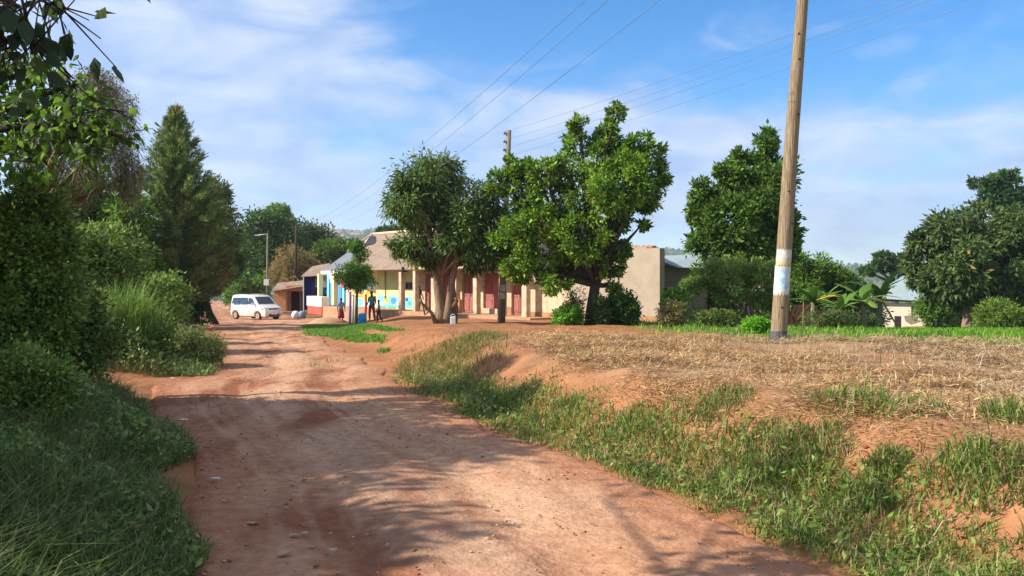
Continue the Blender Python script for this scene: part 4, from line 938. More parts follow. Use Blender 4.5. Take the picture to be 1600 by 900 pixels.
fx(474, 492, 430, 484, D, D + .12, 'curtain', 'navy', stall); fx(496, 510, 431, 449, D + 1.2, D + 1.3, 'back_panel', 'concrete', stall); fx(492, 512, 449, 480, D + 1.2, D + 1.3, 'interior', 'dark', stall)
for x_ in (474, 498, 512): fx(x_ - .6, x_ + .6, 428, 486, D - .1, D, 'post', 'white_wall', stall)
roof_panel('roof', [Vector(px(470, 432, D - .8)), Vector(px(512, 430, D - .8)), Vector(px(516, 411, D + 2)), Vector(px(488, 416, D + 2))], M['rust_roof'], stall)
fx(497, 508, 449, 458, D + .4, D + .6, 'hanging_goods', 'dark_blue_paint', stall); fx(509, 515, 452, 460, D + .4, D + .6, 'hanging_goods', 'blue_paint', stall)
# earth heap before stall
def heap(label, pxx, pyy, d, rx, h, m='plinth', name='earth_heap'):
    x = xz(pxx, d); g = gz(x, d); n = 18; rows = 6; V = []; Q = []
    for j in range(rows):
        u = j / (rows - 1)
        for i in range(n):
            a = 2 * math.pi * i / n; r = rx * (1 - u ** 1.3) * (1 + .2 * math.sin(3 * a + j) * (1 - u)) + .01
            V.append((x + r * math.cos(a), d + r * .6 * math.sin(a), g - .05 + h * (1 - (1 - u) ** 1.6)))
    for j in range(rows - 1):
        for i in range(n): Q.append([j * n + i, j * n + (i + 1) % n, (j + 1) * n + (i + 1) % n, (j + 1) * n + i])
    o = raw(name, V, quads=Q, mat=M[m], smooth=True, centre=True); tag(o, label, 'heap')
heap('low heap of orange earth in front of the white counter', 512, 490, 50, 1.3, .45)

# painted posts, barrel, jerrycan near the small tree
D = 44
for k, (x_, m_, y0, lab) in enumerate(((546.5, 'purple_paint', 458, 'purple painted post, leftmost beside the small tree'), (551, 'white_wall', 462, 'white painted post left of the small tree trunk'), (554.5, 'pale_yellow_paint', 463, 'yellow painted post touching the small tree trunk'), (571, 'red_paint', 462, 'dark red painted post right of the blue barrel'))):
    q = px(x_, 480, D); g = gz(q[0], D); mb = MB(); mb.tube([(q[0], D, g - .1), (q[0] + .02, D, px(x_, y0, D)[2])], .07, 10); mb.lathe((q[0] + .02, D, px(x_, y0, D)[2]), [(.07, 0), (.08, .02), (.05, .06), (.01, .08)], 10); tag(mb.build('painted_post', M[m_]), lab, 'post', 'painted posts by the small tree')
D = 42
q = px(566, 490, D); g = gz(q[0], D); bt = thing('water_barrel', 'bright blue plastic barrel on the ground under the small tree', 'barrel', (q[0], D, g))
mb = MB(); mb.lathe((q[0], D, g - .02), [(.17, 0), (.2, .03), (.22, .18), (.205, .22), (.22, .26), (.22, .42), (.205, .46), (.21, .56), (.17, .62), (.08, .64)], 18); mb.build('body', M['blue_plastic'], bt)
mb = MB(); mb.lathe((q[0] + .06, D - .03, g + .60), [(.05, 0), (.05, .05), (.02, .06)], 10); mb.build('cap', M['white_wall'], bt)
D = 29
q = px(708, 508, D); g = gz(q[0], D); jc = thing('jerrycan', 'pale plastic jerrycan at the foot of the mango tree', 'jerrycan', (q[0], D, g))
mb = MB(); mb.box((q[0], D, g + .14), (.2, .14, .30)); mb.build('body', M['jerrycan_plastic'], jc, .03)
mb = MB(); mb.tube([(q[0] - .06, D, g + .28), (q[0] - .04, D, g + .36), (q[0] + .05, D, g + .36), (q[0] + .07, D, g + .28)], .014, 6); mb.build('handle', M['jerrycan_plastic'], jc)
mb = MB(); mb.lathe((q[0] - .07, D, g + .29), [(.03, 0), (.03, .05), (.01, .055)], 10); mb.build('cap', M['blue_plastic'], jc)

# ------------------------------------------------------------------ people
def person(label, x, y, H, face, shirt, lower, stride=.1, skirt=False, arm_bend=.1, seed=0):
    g = gz(x, y) if True else 0
    t = thing('person', label, 'person', (x, y, g), face, local=True)
    S = H / 1.75
    def skin(name, verts, edges, rad, m, sub=2):
        me = bpy.data.meshes.new(name); me.from_pydata([(a * S, b * S, c * S) for a, b, c in verts], edges, [])
        o = bpy.data.objects.new(name, me); link(o); o.parent = t; me.materials.append(m)
        sk = o.modifiers.new('skin', 'SKIN'); sk.use_smooth_shade = True
        for i, r in enumerate(rad):
            r = r if hasattr(r, '__len__') else (r, r); me.skin_vertices[0].data[i].radius = (r[0] * S, r[1] * S); me.skin_vertices[0].data[i].use_root = (i == 0)
        ss = o.modifiers.new('sub', 'SUBSURF'); ss.levels = sub; ss.render_levels = sub
        return o
    k = stride
    V = [(0, 0, .93), (0, 0, 1.12), (0, 0, 1.38), (0, .01, 1.48), (0, .02, 1.56), (0, .03, 1.66), (0, .02, 1.73),
         (.18, 0, 1.40), (.24, .0, 1.14), (.25, .06 + arm_bend, .92), (.25, .08 + arm_bend, .84), (-.18, 0, 1.40), (-.24, 0, 1.14), (-.25, .06 + arm_bend, .92), (-.25, .08 + arm_bend, .84),
         (.10, 0, .86), (.11, k * .5, .50), (.12, k * .3, .09), (.13, k * .3 + .13, .03), (-.10, 0, .86), (-.11, -k * .3, .50), (-.12, -k, .09), (-.13, -k + .13, .03)]
    Eg = [(0, 1), (1, 2), (2, 3), (3, 4), (4, 5), (5, 6), (2, 7), (7, 8), (8, 9), (9, 10), (2, 11), (11, 12), (12, 13), (13, 14), (0, 15), (15, 16), (16, 17), (17, 18), (0, 19), (19, 20), (20, 21), (21, 22)]
    Rr_ = [(.14, .10), (.13, .095), (.15, .10), .055, (.075, .085), (.078, .095), .05, .055, .042, .032, .03, .055, .042, .032, .03, .085, .058, .04, .035, .085, .058, .04, .035]
    # hands: fingers as part of the same figure
    for sgn, wi in ((1, 10), (-1, 14)):
        for f_ in range(5):
            b = len(V); hx = .25 * sgn; hy = .08 + arm_bend; V.append((hx + (.0 if f_ else -.03 * sgn), hy - .03 + f_ * .017, .80)); V.append((hx - .005 * sgn, hy - .035 + f_ * .019 + (.03 if f_ == 0 else 0), .765 + (.01 if f_ in (0, 4) else 0)))
            Eg += [(wi, b), (b, b + 1)]; Rr_ += [.010, .008]
    body = skin('body', V, Eg, Rr_, M['skin'])
    mb = MB()
    for i in range(1): mb.lathe((0, .02 * S, 1.68 * S), [(.085 * S, -.02 * S), (.094 * S, .02 * S), (.08 * S, .065 * S), (.04 * S, .09 * S), (.005, .097 * S)], 14)
    mb.build('hair', M['hair'], t)
    Vs = [(0, 0, .90), (0, 0, 1.12), (0, 0, 1.38), (0, .005, 1.45), (.18, 0, 1.40), (.23, 0, 1.18), (-.18, 0, 1.40), (-.23, 0, 1.18)]
    skin('shirt', Vs, [(0, 1), (1, 2), (2, 3), (2, 4), (4, 5), (2, 6), (6, 7)], [(.165, .125), (.15, .115), (.17, .12), (.075, .075), .075, .06, .075, .06], M[shirt])
    if skirt:
        mb = MB(); mb.lathe((0, 0, .35 * S), [(.24 * S, 0), (.21 * S, .3 * S), (.17 * S, .55 * S), (.14 * S, .62 * S)], 16); mb.build('skirt', M[lower], t)
    else:
        Vt = [(0, 0, .95), (.10, 0, .84), (.11, k * .5, .50), (.12, k * .3, .12), (-.10, 0, .84), (-.11, -k * .3, .50), (-.12, -k, .12)]
        skin('trousers', Vt, [(0, 1), (1, 2), (2, 3), (0, 4), (4, 5), (5, 6)], [(.16, .12), .10, .075, .06, .10, .075, .06], M[lower])
    return t
D = 50; person('person in grey blue top and maroon skirt standing before the peach wall', xz(533, D), D, 1.55, R(200), 'grey_blue_cloth', 'maroon_cloth', skirt=True)
D = 47; person('person in teal shirt and dark trousers standing behind the red post', xz(581, D), D, 1.75, R(160), 'teal_cloth', 'maroon_cloth', .15)
D = 42; person('child in pale pink shirt and dark shorts walking below the mural', xz(592, D), D, 1.18, R(110), 'pink_cloth', 'dark_cloth', .25)
D = 50; sd_ = s_of(655, .5); q = fac(s_of(654.5, .6), .6, FL); pp = person('person in black standing in the veranda beside the second cream column', q[0], q[1], 1.5, R(230), 'dark_cloth', 'dark_cloth'); pp.location.z = FL

# goat
def goat(label, x, y, rz):
    g = gz(x, y); t = thing('goat', label, 'goat', (x, y, g), rz, local=True)
    V = [(0, 0, .52), (.25, 0, .53), (.40, 0, .56), (.52, 0, .70), (.62, 0, .80), (.74, 0, .76), (-.22, 0, .53), (-.36, 0, .52), (-.44, 0, .60),
         (.33, .08, .42), (.33, .09, .24), (.33, .09, .03), (.33, -.08, .42), (.35, -.09, .24), (.36, -.09, .03),
         (-.32, .08, .40), (-.28, .09, .30), (-.37, .09, .19), (-.35, .09, .03), (-.32, -.08, .40), (-.26, -.09, .30), (-.35, -.09, .19), (-.33, -.09, .03), (.60, .08, .80), (.60, -.08, .80)]
    Eg = [(0, 1), (1, 2), (2, 3), (3, 4), (4, 5), (0, 6), (6, 7), (7, 8), (1, 9), (9, 10), (10, 11), (1, 12), (12, 13), (13, 14), (7, 15), (15, 16), (16, 17), (17, 18), (7, 19), (19, 20), (20, 21), (21, 22), (4, 23), (4, 24)]
    rd = [.15, .15, .13, .08, .065, .035, .145, .12, .025, .06, .03, .028, .06, .03, .028, .07, .045, .028, .028, .07, .045, .028, .028, .015, .015]
    me = bpy.data.meshes.new('body'); me.from_pydata(V, Eg, []); o = bpy.data.objects.new('body', me); link(o); o.parent = t
    me.materials.append(mat('black_goat_hair', (.02, .02, .028), .7, .3, noise_amt=.2)); sk = o.modifiers.new('skin', 'SKIN'); sk.use_smooth_shade = True
    for i, r in enumerate(rd): me.skin_vertices[0].data[i].radius = (r, r); me.skin_vertices[0].data[i].use_root = (i == 0)
    ss = o.modifiers.new('sub', 'SUBSURF'); ss.levels = 2; ss.render_levels = 2
    for s in (-1, 1):
        mb = MB(); mb.tube([(.60, s * .03, .84), (.56, s * .04, .92), (.50, s * .05, .95)], [.014, .01, .004], 6); mb.build('horn', M['pole_grey'], t)
goat('small black goat standing at the edge of the banana plants left of the pale house', xz(1366, 36), 36, R(170))

# ------------------------------------------------------------------ van
def van(label, x, y, rz):
    g = gz(x, y); t = thing('minivan', label, 'van', (x, y, g - .0), rz, local=True)
    # local frame: +x forward, length 4.6, width 1.72, height 1.9
    def side(z_scale=1): return [(-2.28, .32), (-2.30, .75), (-2.24, 1.12), (-2.02, 1.78), (-1.85, 1.86), (-.6, 1.90), (.45, 1.86), (.75, 1.78), (1.42, 1.17), (1.55, 1.10), (2.12, .95), (2.26, .78), (2.30, .45), (2.22, .28),
              (1.88, .27), (1.80, .52), (1.63, .66), (1.42, .70), (1.21, .66), (1.04, .52), (.96, .27), (-.98, .27), (-1.06, .52), (-1.23, .66), (-1.44, .70), (-1.65, .66), (-1.82, .52), (-1.90, .27)]
    pr = side(); w = .86
    def half(z): return w - (0 if z < 1.05 else (z - 1.05) * .17) - (.05 if z < .4 else 0)
    def hx(x_, z): return half(z) - max(0, (abs(x_) - 1.95)) * .35
    n = len(pr); V = [(a, hx(a, b), b) for a, b in pr] + [(a, -hx(a, b), b) for a, b in pr]
    me = bpy.data.meshes.new('body'); fs = [list(range(n))[::-1], list(range(n, 2 * n))] + [[i, (i + 1) % n, n + (i + 1) % n, n + i] for i in range(n)]
    me.from_pydata(V, [], fs); me.materials.append(M['white_paint']); o = bpy.data.objects.new('body', me); link(o); o.parent = t
    bv = o.modifiers.new('bevel', 'BEVEL'); bv.width = .05; bv.segments = 3; bv.limit_method = 'ANGLE'; bv.angle_limit = R(25)
    for p in me.polygons: p.use_smooth = True
    LOC['body'] = np.zeros(3)
    def pane(name, pts, m, th=.012, parent=o):
        P = [Vector(p) for p in pts]; nn = (P[1] - P[0]).cross(P[2] - P[0]).normalized(); c = sum(P, Vector()) / len(P)
        if nn.dot(c - Vector((0, 0, 1.0))) < 0: nn = -nn
        mb = MB(); mb.prism(P, tuple(nn * -.01), tuple(nn * th)); LOC[parent.name] = np.zeros(3); return mb.build(name, M[m], parent)
    for s in (-1, 1):
        def sp(a, b): return (a, s * (half(b) + .004), b)
        pane('side_window', [sp(-1.95, 1.20), sp(-.92, 1.20), sp(-.92, 1.66), sp(-1.78, 1.66)], 'glass', parent=t)
        pane('side_window', [sp(-.84, 1.20), sp(.12, 1.20), sp(.12, 1.68), sp(-.84, 1.68)], 'glass', parent=t)
        pane('side_window', [sp(.22, 1.20), sp(1.12, 1.18), sp(.70, 1.62), sp(.22, 1.68)], 'glass', parent=t)
        mb = MB(); mb.box((.2, s * .862, .72), (.012, .008, .75)); mb.box((-.88, s * .862, .72), (.012, .008, .75)); mb.box((-.2, s * .864, .98), (3.6, .008, .02)); mb.build('door_seam', M['door_grey'], t)
        mb = MB(); mb.box((.02, s * .872, 1.0), (.16, .03, .035)); mb.build('door_handle', M['black_plastic'], t)
        m_ = MB(); m_.box((1.08, s * 1.0, 1.22), (.10, .2, .16)); mr_ = m_.build('wing_mirror', M['white_paint'], t, .02)
        h_ = pane('headlight', [(2.20, s * .42, .80), (2.08, s * .76, .80), (2.02, s * .76, .97), (2.13, s * .42, .95)], 'lamp_glass', .03, t)
        pane('indicator', [(2.10, s * .765, .80), (1.96, s * .84, .80), (1.92, s * .84, .94), (2.03, s * .765, .96)], 'orange_lens', .02, t)
        fg = MB(); fg.box((2.285, s * .55, .47), (.04, .2, .10)); fg.build('fog_lamp', M['lamp_glass'], t)
        pane('tail_light', [(-2.31, s * .62, .8), (-2.31, s * .78, .8), (-2.27, s * .76, 1.15), (-2.27, s * .62, 1.15)], 'red_paint', .02, t)
        for wx in (1.42, -1.44):
            mb = MB(); r = .33; y0, y1 = s * .66, s * .875
            prof = [(r * .72, y0), (r * .95, y0), (r, y0 * .8 + y1 * .2), (r, y0 * .2 + y1 * .8), (r * .95, y1), (r * .72, y1)]
            b = 0
            for rr, yy in prof:
                for k in range(20): mb.v.append((wx + rr * math.cos(k * math.pi / 10), yy, .33 + rr * math.sin(k * math.pi / 10)))
            for i in range(len(prof) - 1):
                for k in range(20): mb.f.append([i * 20 + k, i * 20 + (k + 1) % 20, (i + 1) * 20 + (k + 1) % 20, (i + 1) * 20 + k]); mb.sm.append(True)
            wh = mb.build('wheel', M['tyre'], t)
            rb = MB(); rb.tube([(wx, y0, .33), (wx, s * .855, .33)], [r * .7, r * .66], 18); rb.tube([(wx, s * .855, .33), (wx, s * .875, .33)], [.07, .05], 10); LOC[wh.name] = np.zeros(3); rb.build('rim', M['rim'], wh)
            for k in range(5): pass
    pane('windscreen', [(1.38, .70, 1.205), (1.38, -.70, 1.205), (.80, -.62, 1.735), (.80, .62, 1.735)], 'glass', .012, t)
    pane('rear_window', [(-2.20, .66, 1.24), (-2.20, -.66, 1.24), (-2.05, -.6, 1.70), (-2.05, .6, 1.70)], 'glass', .03, t)
    for s in (-.3, .3):
        mb = MB(); mb.tube([(1.36, s, 1.235), (1.18, s + .25, 1.40)], .012, 5); mb.build('wiper', M['black_plastic'], t)
    mb = MB(); mb.box((2.19, 0, .84), (.10, .78, .14)); gr = mb.build('grille', M['black_plastic'], t); LOC[gr.name] = np.zeros(3)
    mb = MB(); mb.box((2.245, 0, .85), (.012, .74, .02)); mb.build('grille_bar', M['lamp_glass'], gr)
    mb = MB(); mb.box((2.25, 0, .58), (.14, 1.58, .2)); mb.build('bumper', M['white_paint'], t, .04)
    mb = MB(); mb.box((2.285, 0, .40), (.08, .9, .14)); mb.build('air_intake', M['black_plastic'], t)
    mb = MB(); mb.box((2.33, 0, .50), (.012, .50, .12)); mb.build('number_plate', M['white_wall'], t)
    mb = MB(); mb.box((0, 0, .30), (3.9, 1.3, .14)); mb.build('underbody', M['black_plastic'], t)
    mb = MB()
    for s in (-1, 1): mb.tube([(-1.7, s * .62, 1.90), (.3, s * .62, 1.92)], .015, 6)
    mb.build('roof_rail', M['door_grey'], t)
    return t
D = 61
van('white minivan parked across the red road with its nose to the right', xz(400, D), D, R(-38))

# ------------------------------------------------------------------ left hedge and near foliage
DK = [(.08, .145, .035), (.11, .19, .045), (.055, .10, .03), (.15, .23, .07)]
for i, (pxx, top, half, d, n, L, lab, nm, cols) in enumerate((
    (20, 262, 100, 9.6, 30000, .075, 'tall dark bush filling the far left edge below the hanging leaves', 'tall_bush', DK),
    (140, 350, 85, 19.5, 20000, .12, 'broad dark green bush behind the tall grass clump', 'broad_bush', DK),
    (-40, 330, 130, 9.5, 26000, .075, 'deeply shaded bush cut by the left edge of the picture', 'shaded_bush', DK),
    (95, 440, 90, 10.4, 20000, .065, 'mixed green bush below the patch of blue sheet', 'mixed_bush', [(.05, .10, .025), (.08, .14, .035), (.11, .15, .06), (.03, .06, .02)]),
    (245, 430, 60, 24.0, 12000, .12, 'dark bush directly behind the tall grass clump under the pine', 'dark_bush', DK),
    (262, 462, 28, 27.0, 4500, .12, 'yellow green bush at the foot of the pine', 'yellow_bush', [(.22, .30, .04), (.30, .36, .05), (.12, .20, .03)]),
    (275, 510, 62, 15.5, 15000, .055, 'fine leaved grey green shrub overhanging the road edge', 'roadside_shrub', [(.15, .21, .08), (.20, .26, .11), (.10, .15, .05)]),
    (318, 528, 34, 16.0, 8000, .05, 'small soft green shrub tip reaching furthest over the road', 'soft_shrub', [(.14, .22, .07), (.19, .28, .10), (.09, .15, .05)]),
    (200, 530, 60, 14.8, 12000, .06, 'low grey green shrub at the foot of the tall grass clump', 'low_shrub', [(.07, .12, .04), (.10, .16, .06), (.05, .08, .03)]),
    (30, 540, 90, 7.2, 12000, .05, 'low shaded bush at the left edge above the near weeds', 'near_bush', DK),
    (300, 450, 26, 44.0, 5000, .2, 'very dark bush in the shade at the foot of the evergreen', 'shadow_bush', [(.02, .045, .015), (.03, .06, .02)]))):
    bush(nm, lab, pxx, top, 0, half, d, n, L, .5, cols, lumps=9, sub=8)

def blades(roots, H, lean, Wd, col, curve=.5):
    n = len(roots); a = rng.random(n) * 2 * math.pi; dirv = np.stack([np.cos(a), np.sin(a), np.zeros(n)], 1)
    side = np.stack([-np.sin(a + rng.normal(size=n) * .8), np.cos(a), np.zeros(n)], 1); side = unit(side)
    H = H[:, None]; lean = lean[:, None]; Wd = Wd[:, None]
    up = np.array([0, 0, 1.0])
    m = roots + up * H * .55 + dirv * H * lean * .3; t = roots + up * H * (1 - curve * lean * .5) + dirv * H * lean
    v = np.stack([roots - side * Wd * .5, roots + side * Wd * .5, m + side * Wd * .4, m - side * Wd * .4, t], 1).reshape(-1, 3)
    b = np.arange(n)[:, None] * 5
    q = b + np.array([[0, 1, 2, 3]]); tr = b + np.array([[3, 2, 4]])
    return v, q, tr, np.repeat(col, 5, 0)
def scatter(n, x0, x1, y0, y1, keep):
    x = rng.uniform(x0, x1, n); y = rng.uniform(y0, y1, n); k = keep(x, y); x, y = x[k], y[k]
    return np.stack([x, y, ground(x, y)], 1)
def prob(w): return rng.random(len(w)) < w
# tall grass clump by the road (elephant grass)
def grass_clump(name, label, pxx, pyb, d, r, H, n, cols, wd=.018, group=None, lean=.5):
    x = xz(pxx, d); g = gz(x, d); a = rng.random(n) * 6.283; rr = r * np.sqrt(rng.random(n))
    rt = np.stack([x + rr * np.cos(a), d + rr * np.sin(a), np.full(n, g - .02)], 1)
    rt[:, 2] = ground(rt[:, 0], rt[:, 1]) - .01
    h = H * (.35 + .75 * rng.random(n)) * (1 - .55 * (rr / r) ** 2); v, q, t, c = blades(rt, h, lean * (.2 + rng.random(n)), np.full(n, wd), pal(n, cols, .25), .8)
    v = v - 0; o = raw(name, v, quads=q, tris=t, mat=M['grass'], col=c, centre=True); tag(o, label, 'grass clump', group); return o
grass_clump('tall_grass_clump', 'tall bright reedy grass clump at the left side of the road', 205, 560, 15.5, .75, 1.55, 2600, [(.14, .26, .05), (.20, .32, .08), (.09, .18, .04)], .026, lean=.55)
grass_clump('tall_grass_clump', 'greyer tall grass clump left of the bright reedy clump', 160, 560, 15.0, .6, 1.15, 1500, [(.14, .20, .07), (.18, .23, .10), (.09, .14, .05)], .02, lean=.5)
for (x_, y_, d_, r_, H_, n_, lab) in ((1195, 690, 6.3, .42, .30, 800, 'bright tall grass tuft on the verge below the bare soil patch'), (1262, 700, 6.1, .34, .26, 550, 'second bright grass tuft directly right of the tallest verge tuft'), (1130, 690, 7.4, .3, .2, 600, 'shorter grass tuft left of the tallest verge tuft'),
        (1385, 730, 5.6, .16, .18, 500, 'isolated leafy tuft standing in the dry straw'), (1570, 770, 4.9, .3, .26, 700, 'coarse grass tuft low at the right edge'), (1470, 860, 4.2, .25, .2, 600, 'wiry grass tuft near the bottom right corner'), (560, 590, 12.8, .35, .0, 0, '')):
    if n_: grass_clump('verge_grass_tuft', lab, x_, y_, d_, r_, H_, n_, [(.09, .18, .035), (.13, .24, .05), (.20, .24, .10), (.06, .12, .025), (.28, .23, .12)], .009, 'grass tufts on the right verge', lean=.95)

rs_ = random.Random(17)
for k, (x_, d_, H_) in enumerate(((700, 11.5, .22), (780, 10.2, .2), (900, 8.8, .22), (985, 7.9, .26), (1060, 7.6, .22), (1330, 6.6, .30), (1420, 6.2, .22), (1340, 5.4, .24), (1500, 5.2, .28), (1255, 5.2, .2), (1410, 4.6, .22), (1590, 5.8, .3), (1545, 4.1, .3), (1120, 6.2, .2))):
    wh_ = ('at the far end of the right verge', 'second from the far end of the right verge', 'third from the far end of the right verge', 'below the middle of the bare bank', 'just left of the tallest verge tuft', 'at the edge of the straw right of the tallest verge tuft', 'ringed by straw left of the isolated leafy tuft', 'below the isolated leafy tuft', 'on bare earth near the right edge', 'under the tallest verge tuft near the road', 'low down near the bottom edge', 'in the straw at the right edge', 'in the bottom right corner', 'by the road edge left of the lower verge')[k]
    grass_clump('verge_grass_tuft', 'small loose grass tuft ' + wh_, x_, 0, d_, .22 + rs_.random() * .15, H_, 320, [(.11, .22, .035), (.17, .28, .06), (.24, .27, .12), (.07, .14, .03)], .009, 'grass tufts on the right verge', lean=1.1)

# stuff: weeds on the near left bank
def leaves_on_ground(name, label, pts, h, L, ratio, cols, kind='stuff'):
    n = len(pts); p = pts.copy(); p[:, 2] += h
    v, q = leaf_quads(p, unit(rng.normal(size=(n, 3)) + np.array([0, 0, .2])), unit(rng.normal(size=(n, 3)) * .6 + np.array([0, 0, 1.0])), L, L * ratio)
    o = raw(name, v, quads=q, mat=M['leaf'], col=np.repeat(cols, 4, 0)); tag(o, label, None, None, kind); return o
def left_keep(x, y):
    t = (road_l(y) + (vnoise(y, y * 0, .9, 91) - .5) * .7 - x); op = (y > 11.2) & (y < 13.9) & (x > -9)
    return (t > 0) & ~op & (x > -.72 * y - 3.0)
def tuftf(x, y): return fbm(x, y, .8, 95)
pts = scatter(420000, -16, 2.5, .8, 17, lambda x, y: left_keep(x, y) & prob(np.clip(6.0 / np.maximum(y, 1), .2, 1)))
tw = tuftf(pts[:, 0], pts[:, 1]); tdist = np.clip((road_l(pts[:, 1]) - pts[:, 0]), 0, 3)
hm = (.10 + .55 * tw ** 1.5) * (.25 + .75 * np.clip(tdist / 1.0, 0, 1)) * (1 + .25 * tdist)
n = len(pts)
leaves_on_ground('weeds', 'dense dark green weeds covering the left bank', pts, hm * rng.random(n) ** .7, (.018 + .040 * rng.random(n) ** 2) * (1 + .08 * pts[:, 1]), .5, pal(n, [(.085, .15, .05), (.11, .19, .065), (.14, .22, .085), (.055, .10, .038), (.16, .18, .09)], .3) * (.8 + .4 * tw[:, None]))
pts = scatter(420000, -14, 2.5, .8, 16, lambda x, y: left_keep(x, y) & prob(np.clip(5.0 / np.maximum(y, 1), .15, 1)))
n = len(pts); tw = tuftf(pts[:, 0] + 3, pts[:, 1]); tdist = np.clip((road_l(pts[:, 1]) - pts[:, 0]), 0, 3)
v, q, t, c = blades(pts, (.20 + .62 * tw * rng.random(n)) * (.4 + .6 * np.clip(tdist / .8, 0, 1)), .4 + 1.0 * rng.random(n), .005 + .007 * rng.random(n), pal(n, [(.08, .14, .035), (.12, .19, .06), (.18, .21, .10), (.05, .09, .025)], .25))
tag(raw('bank_grass', v, quads=q, tris=t, mat=M['grass'], col=c), 'thin grass growing through the weeds on the left bank', None, None, 'stuff')

# right verge: s = distance from road edge
def verge_w(x, y):
    s = (x - road_r(y)) * .9; hi = .78 + .35 * sstep(7.5, 4.5, y) + 1.2 * sstep(4.5, 3, y) * 0 + (fbm(x, y, 1.5, 101) - .5) * 1.4
    hi = hi - .2 * sstep(9, 14, y)
    w = sstep(-.10, .22, s + (fbm(x, y, .5, 104) - .5) * .5) * (1 - sstep(hi * .75, hi * 1.1, s)) * (1 - sstep(12.3, 14.2, y))
    return w * np.clip(.25 + 1.6 * (fbm(x, y, .7, 103) - .22), 0, 1)
pts = scatter(300000, -3.5, 6, 2.4, 14.5, lambda x, y: prob(verge_w(x, y) * np.clip(7.5 / y, .3, 1)))
n = len(pts); f = fbm(pts[:, 0], pts[:, 1], .6, 106)
s_d = np.clip((pts[:, 0] - road_r(pts[:, 1])), 0, 2)
v, q, t, c = blades(pts, (.04 + .17 * f * rng.random(n)) * (.5 + .7 * np.clip(s_d / .6, 0, 1)) * (1 + .9 * (rng.random(n) < .06)), .3 + 1.1 * rng.random(n), (.005 + .006 * rng.random(n)) * (1 + pts[:, 1] * .05), pal(n, [(.10, .19, .035), (.14, .25, .045), (.20, .24, .09), (.07, .13, .03), (.30, .25, .13)], .25, [.3, .27, .18, .15, .10]))
tag(raw('verge_grass', v, quads=q, tris=t, mat=M['grass'], col=c), 'green grass and weeds along the right road edge', None, None, 'stuff')
pts = scatter(90000, -3.5, 6, 2.4, 14.5, lambda x, y: prob(verge_w(x, y) * .6 * np.clip(7.5 / y, .3, 1)))
n = len(pts)
leaves_on_ground('verge_weeds', 'small leaved weeds mixed into the right verge', pts, rng.random(n) * .16, .03 + .035 * rng.random(n), .5, pal(n, [(.09, .17, .04), (.12, .21, .06), (.06, .12, .03), (.18, .20, .10)], .25))

pts = scatter(30000, -3.5, 7, 2.4, 14.5, lambda x, y: prob(np.clip(verge_w(x, y) * .5 + .25 * (x > 1.5), 0, 1) * ((x - road_r(y)) > .15))); n = len(pts)
v, q, t, c = blades(pts, .08 + .25 * rng.random(n) ** 2, .5 + 1.2 * rng.random(n), .0035 + .004 * rng.random(n), pal(n, [(.38, .30, .17), (.28, .20, .11), (.20, .13, .07), (.42, .38, .26)], .25))
tag(raw('dead_stems', v, quads=q, tris=t, mat=M['straw'], col=c), 'thin dead bent stems among the verge grass', None, None, 'stuff')
# dry straw on the field and bank
def straw_w(x, y):
    s = (x - road_r(y)) * .9; lo = .9 - .3 * sstep(7.5, 5, y) + (fbm(x, y, 1.0, 111) - .5) * 1.2 + .5 * sstep(8, 13, y)
    w = sstep(lo, lo + .7, s) * (1 - sstep(14.8, 16.0, y + (x - 4) * .5)) * sstep(-1.2, .3, x - (y - 12) * .0 + .0)
    patch = np.clip((fbm(x, y, 1.3, 112) - .40) * 6.5, 0.02 + .33 * sstep(1.6, 2.8, x) * sstep(9, 6.5, y), 1)
    return w * patch
pts = scatter(640000, -2, 11, 2.6, 15.6, lambda x, y: prob(straw_w(x, y) * np.clip(8.0 / y, .45, 1)))
n = len(pts); a = fbm(pts[:, 0], pts[:, 1], .55, 118, 2) * 14 + rng.normal(size=n) * .8; el = rng.normal(size=n) * .25 + .1; pile = np.clip(fbm(pts[:, 0], pts[:, 1], .6, 119, 3) - .48, 0, 1)[:, None] * np.array([0, 0, .35]) * rng.random((n, 1)); pts = pts + pile
ax = np.stack([np.cos(a) * np.cos(el), np.sin(a) * np.cos(el), np.sin(el)], 1); p = pts.copy(); p[:, 2] += .012 + .06 * rng.random(n) ** 2 * (fbm(pts[:, 0], pts[:, 1], .5, 115) * 1.8)
L = .04 + .12 * rng.random(n) ** 1.5; v, q = leaf_quads(p, ax, np.tile([0, 0, 1.0], (n, 1)) + rng.normal(size=(n, 3)) * .3, L, (.004 + .006 * rng.random(n)) * (1 + pts[:, 1] * .04), .08)
tone = fbm(pts[:, 0], pts[:, 1], 1.8, 117)[:, None]
c = pal(n, [(.44, .29, .13), (.56, .41, .22), (.34, .20, .09), (.26, .15, .07), (.46, .40, .26)], .22, [.30, .18, .26, .18, .08]) * (.75 + .5 * tone)
gr_ = (pts[:, 0] > 4.3)[:, None] * tone; c = c * (1 - .5 * gr_) + np.array([.40, .38, .29]) * .5 * gr_; c = c * np.array([1.05, .98, .90])
tag(raw('dry_straw', v, quads=q, mat=M['straw'], col=np.repeat(np.clip(c, 0, 1), 4, 0)), 'cut dry straw lying over the bare bank and field', None, None, 'stuff')
# curled dead leaves in the straw at right
pts = scatter(9000, 1.5, 9, 3.0, 14, lambda x, y: prob(straw_w(x, y) * sstep(2.0, 5.0, x))); n = len(pts)
leaves_on_ground('dead_leaves', 'pale curled dead leaves among the straw', pts, .01 + .04 * rng.random(n), .025 + .035 * rng.random(n), .4, pal(n, [(.24, .20, .14), (.18, .13, .08), (.14, .09, .05), (.20, .20, .14)], .25))
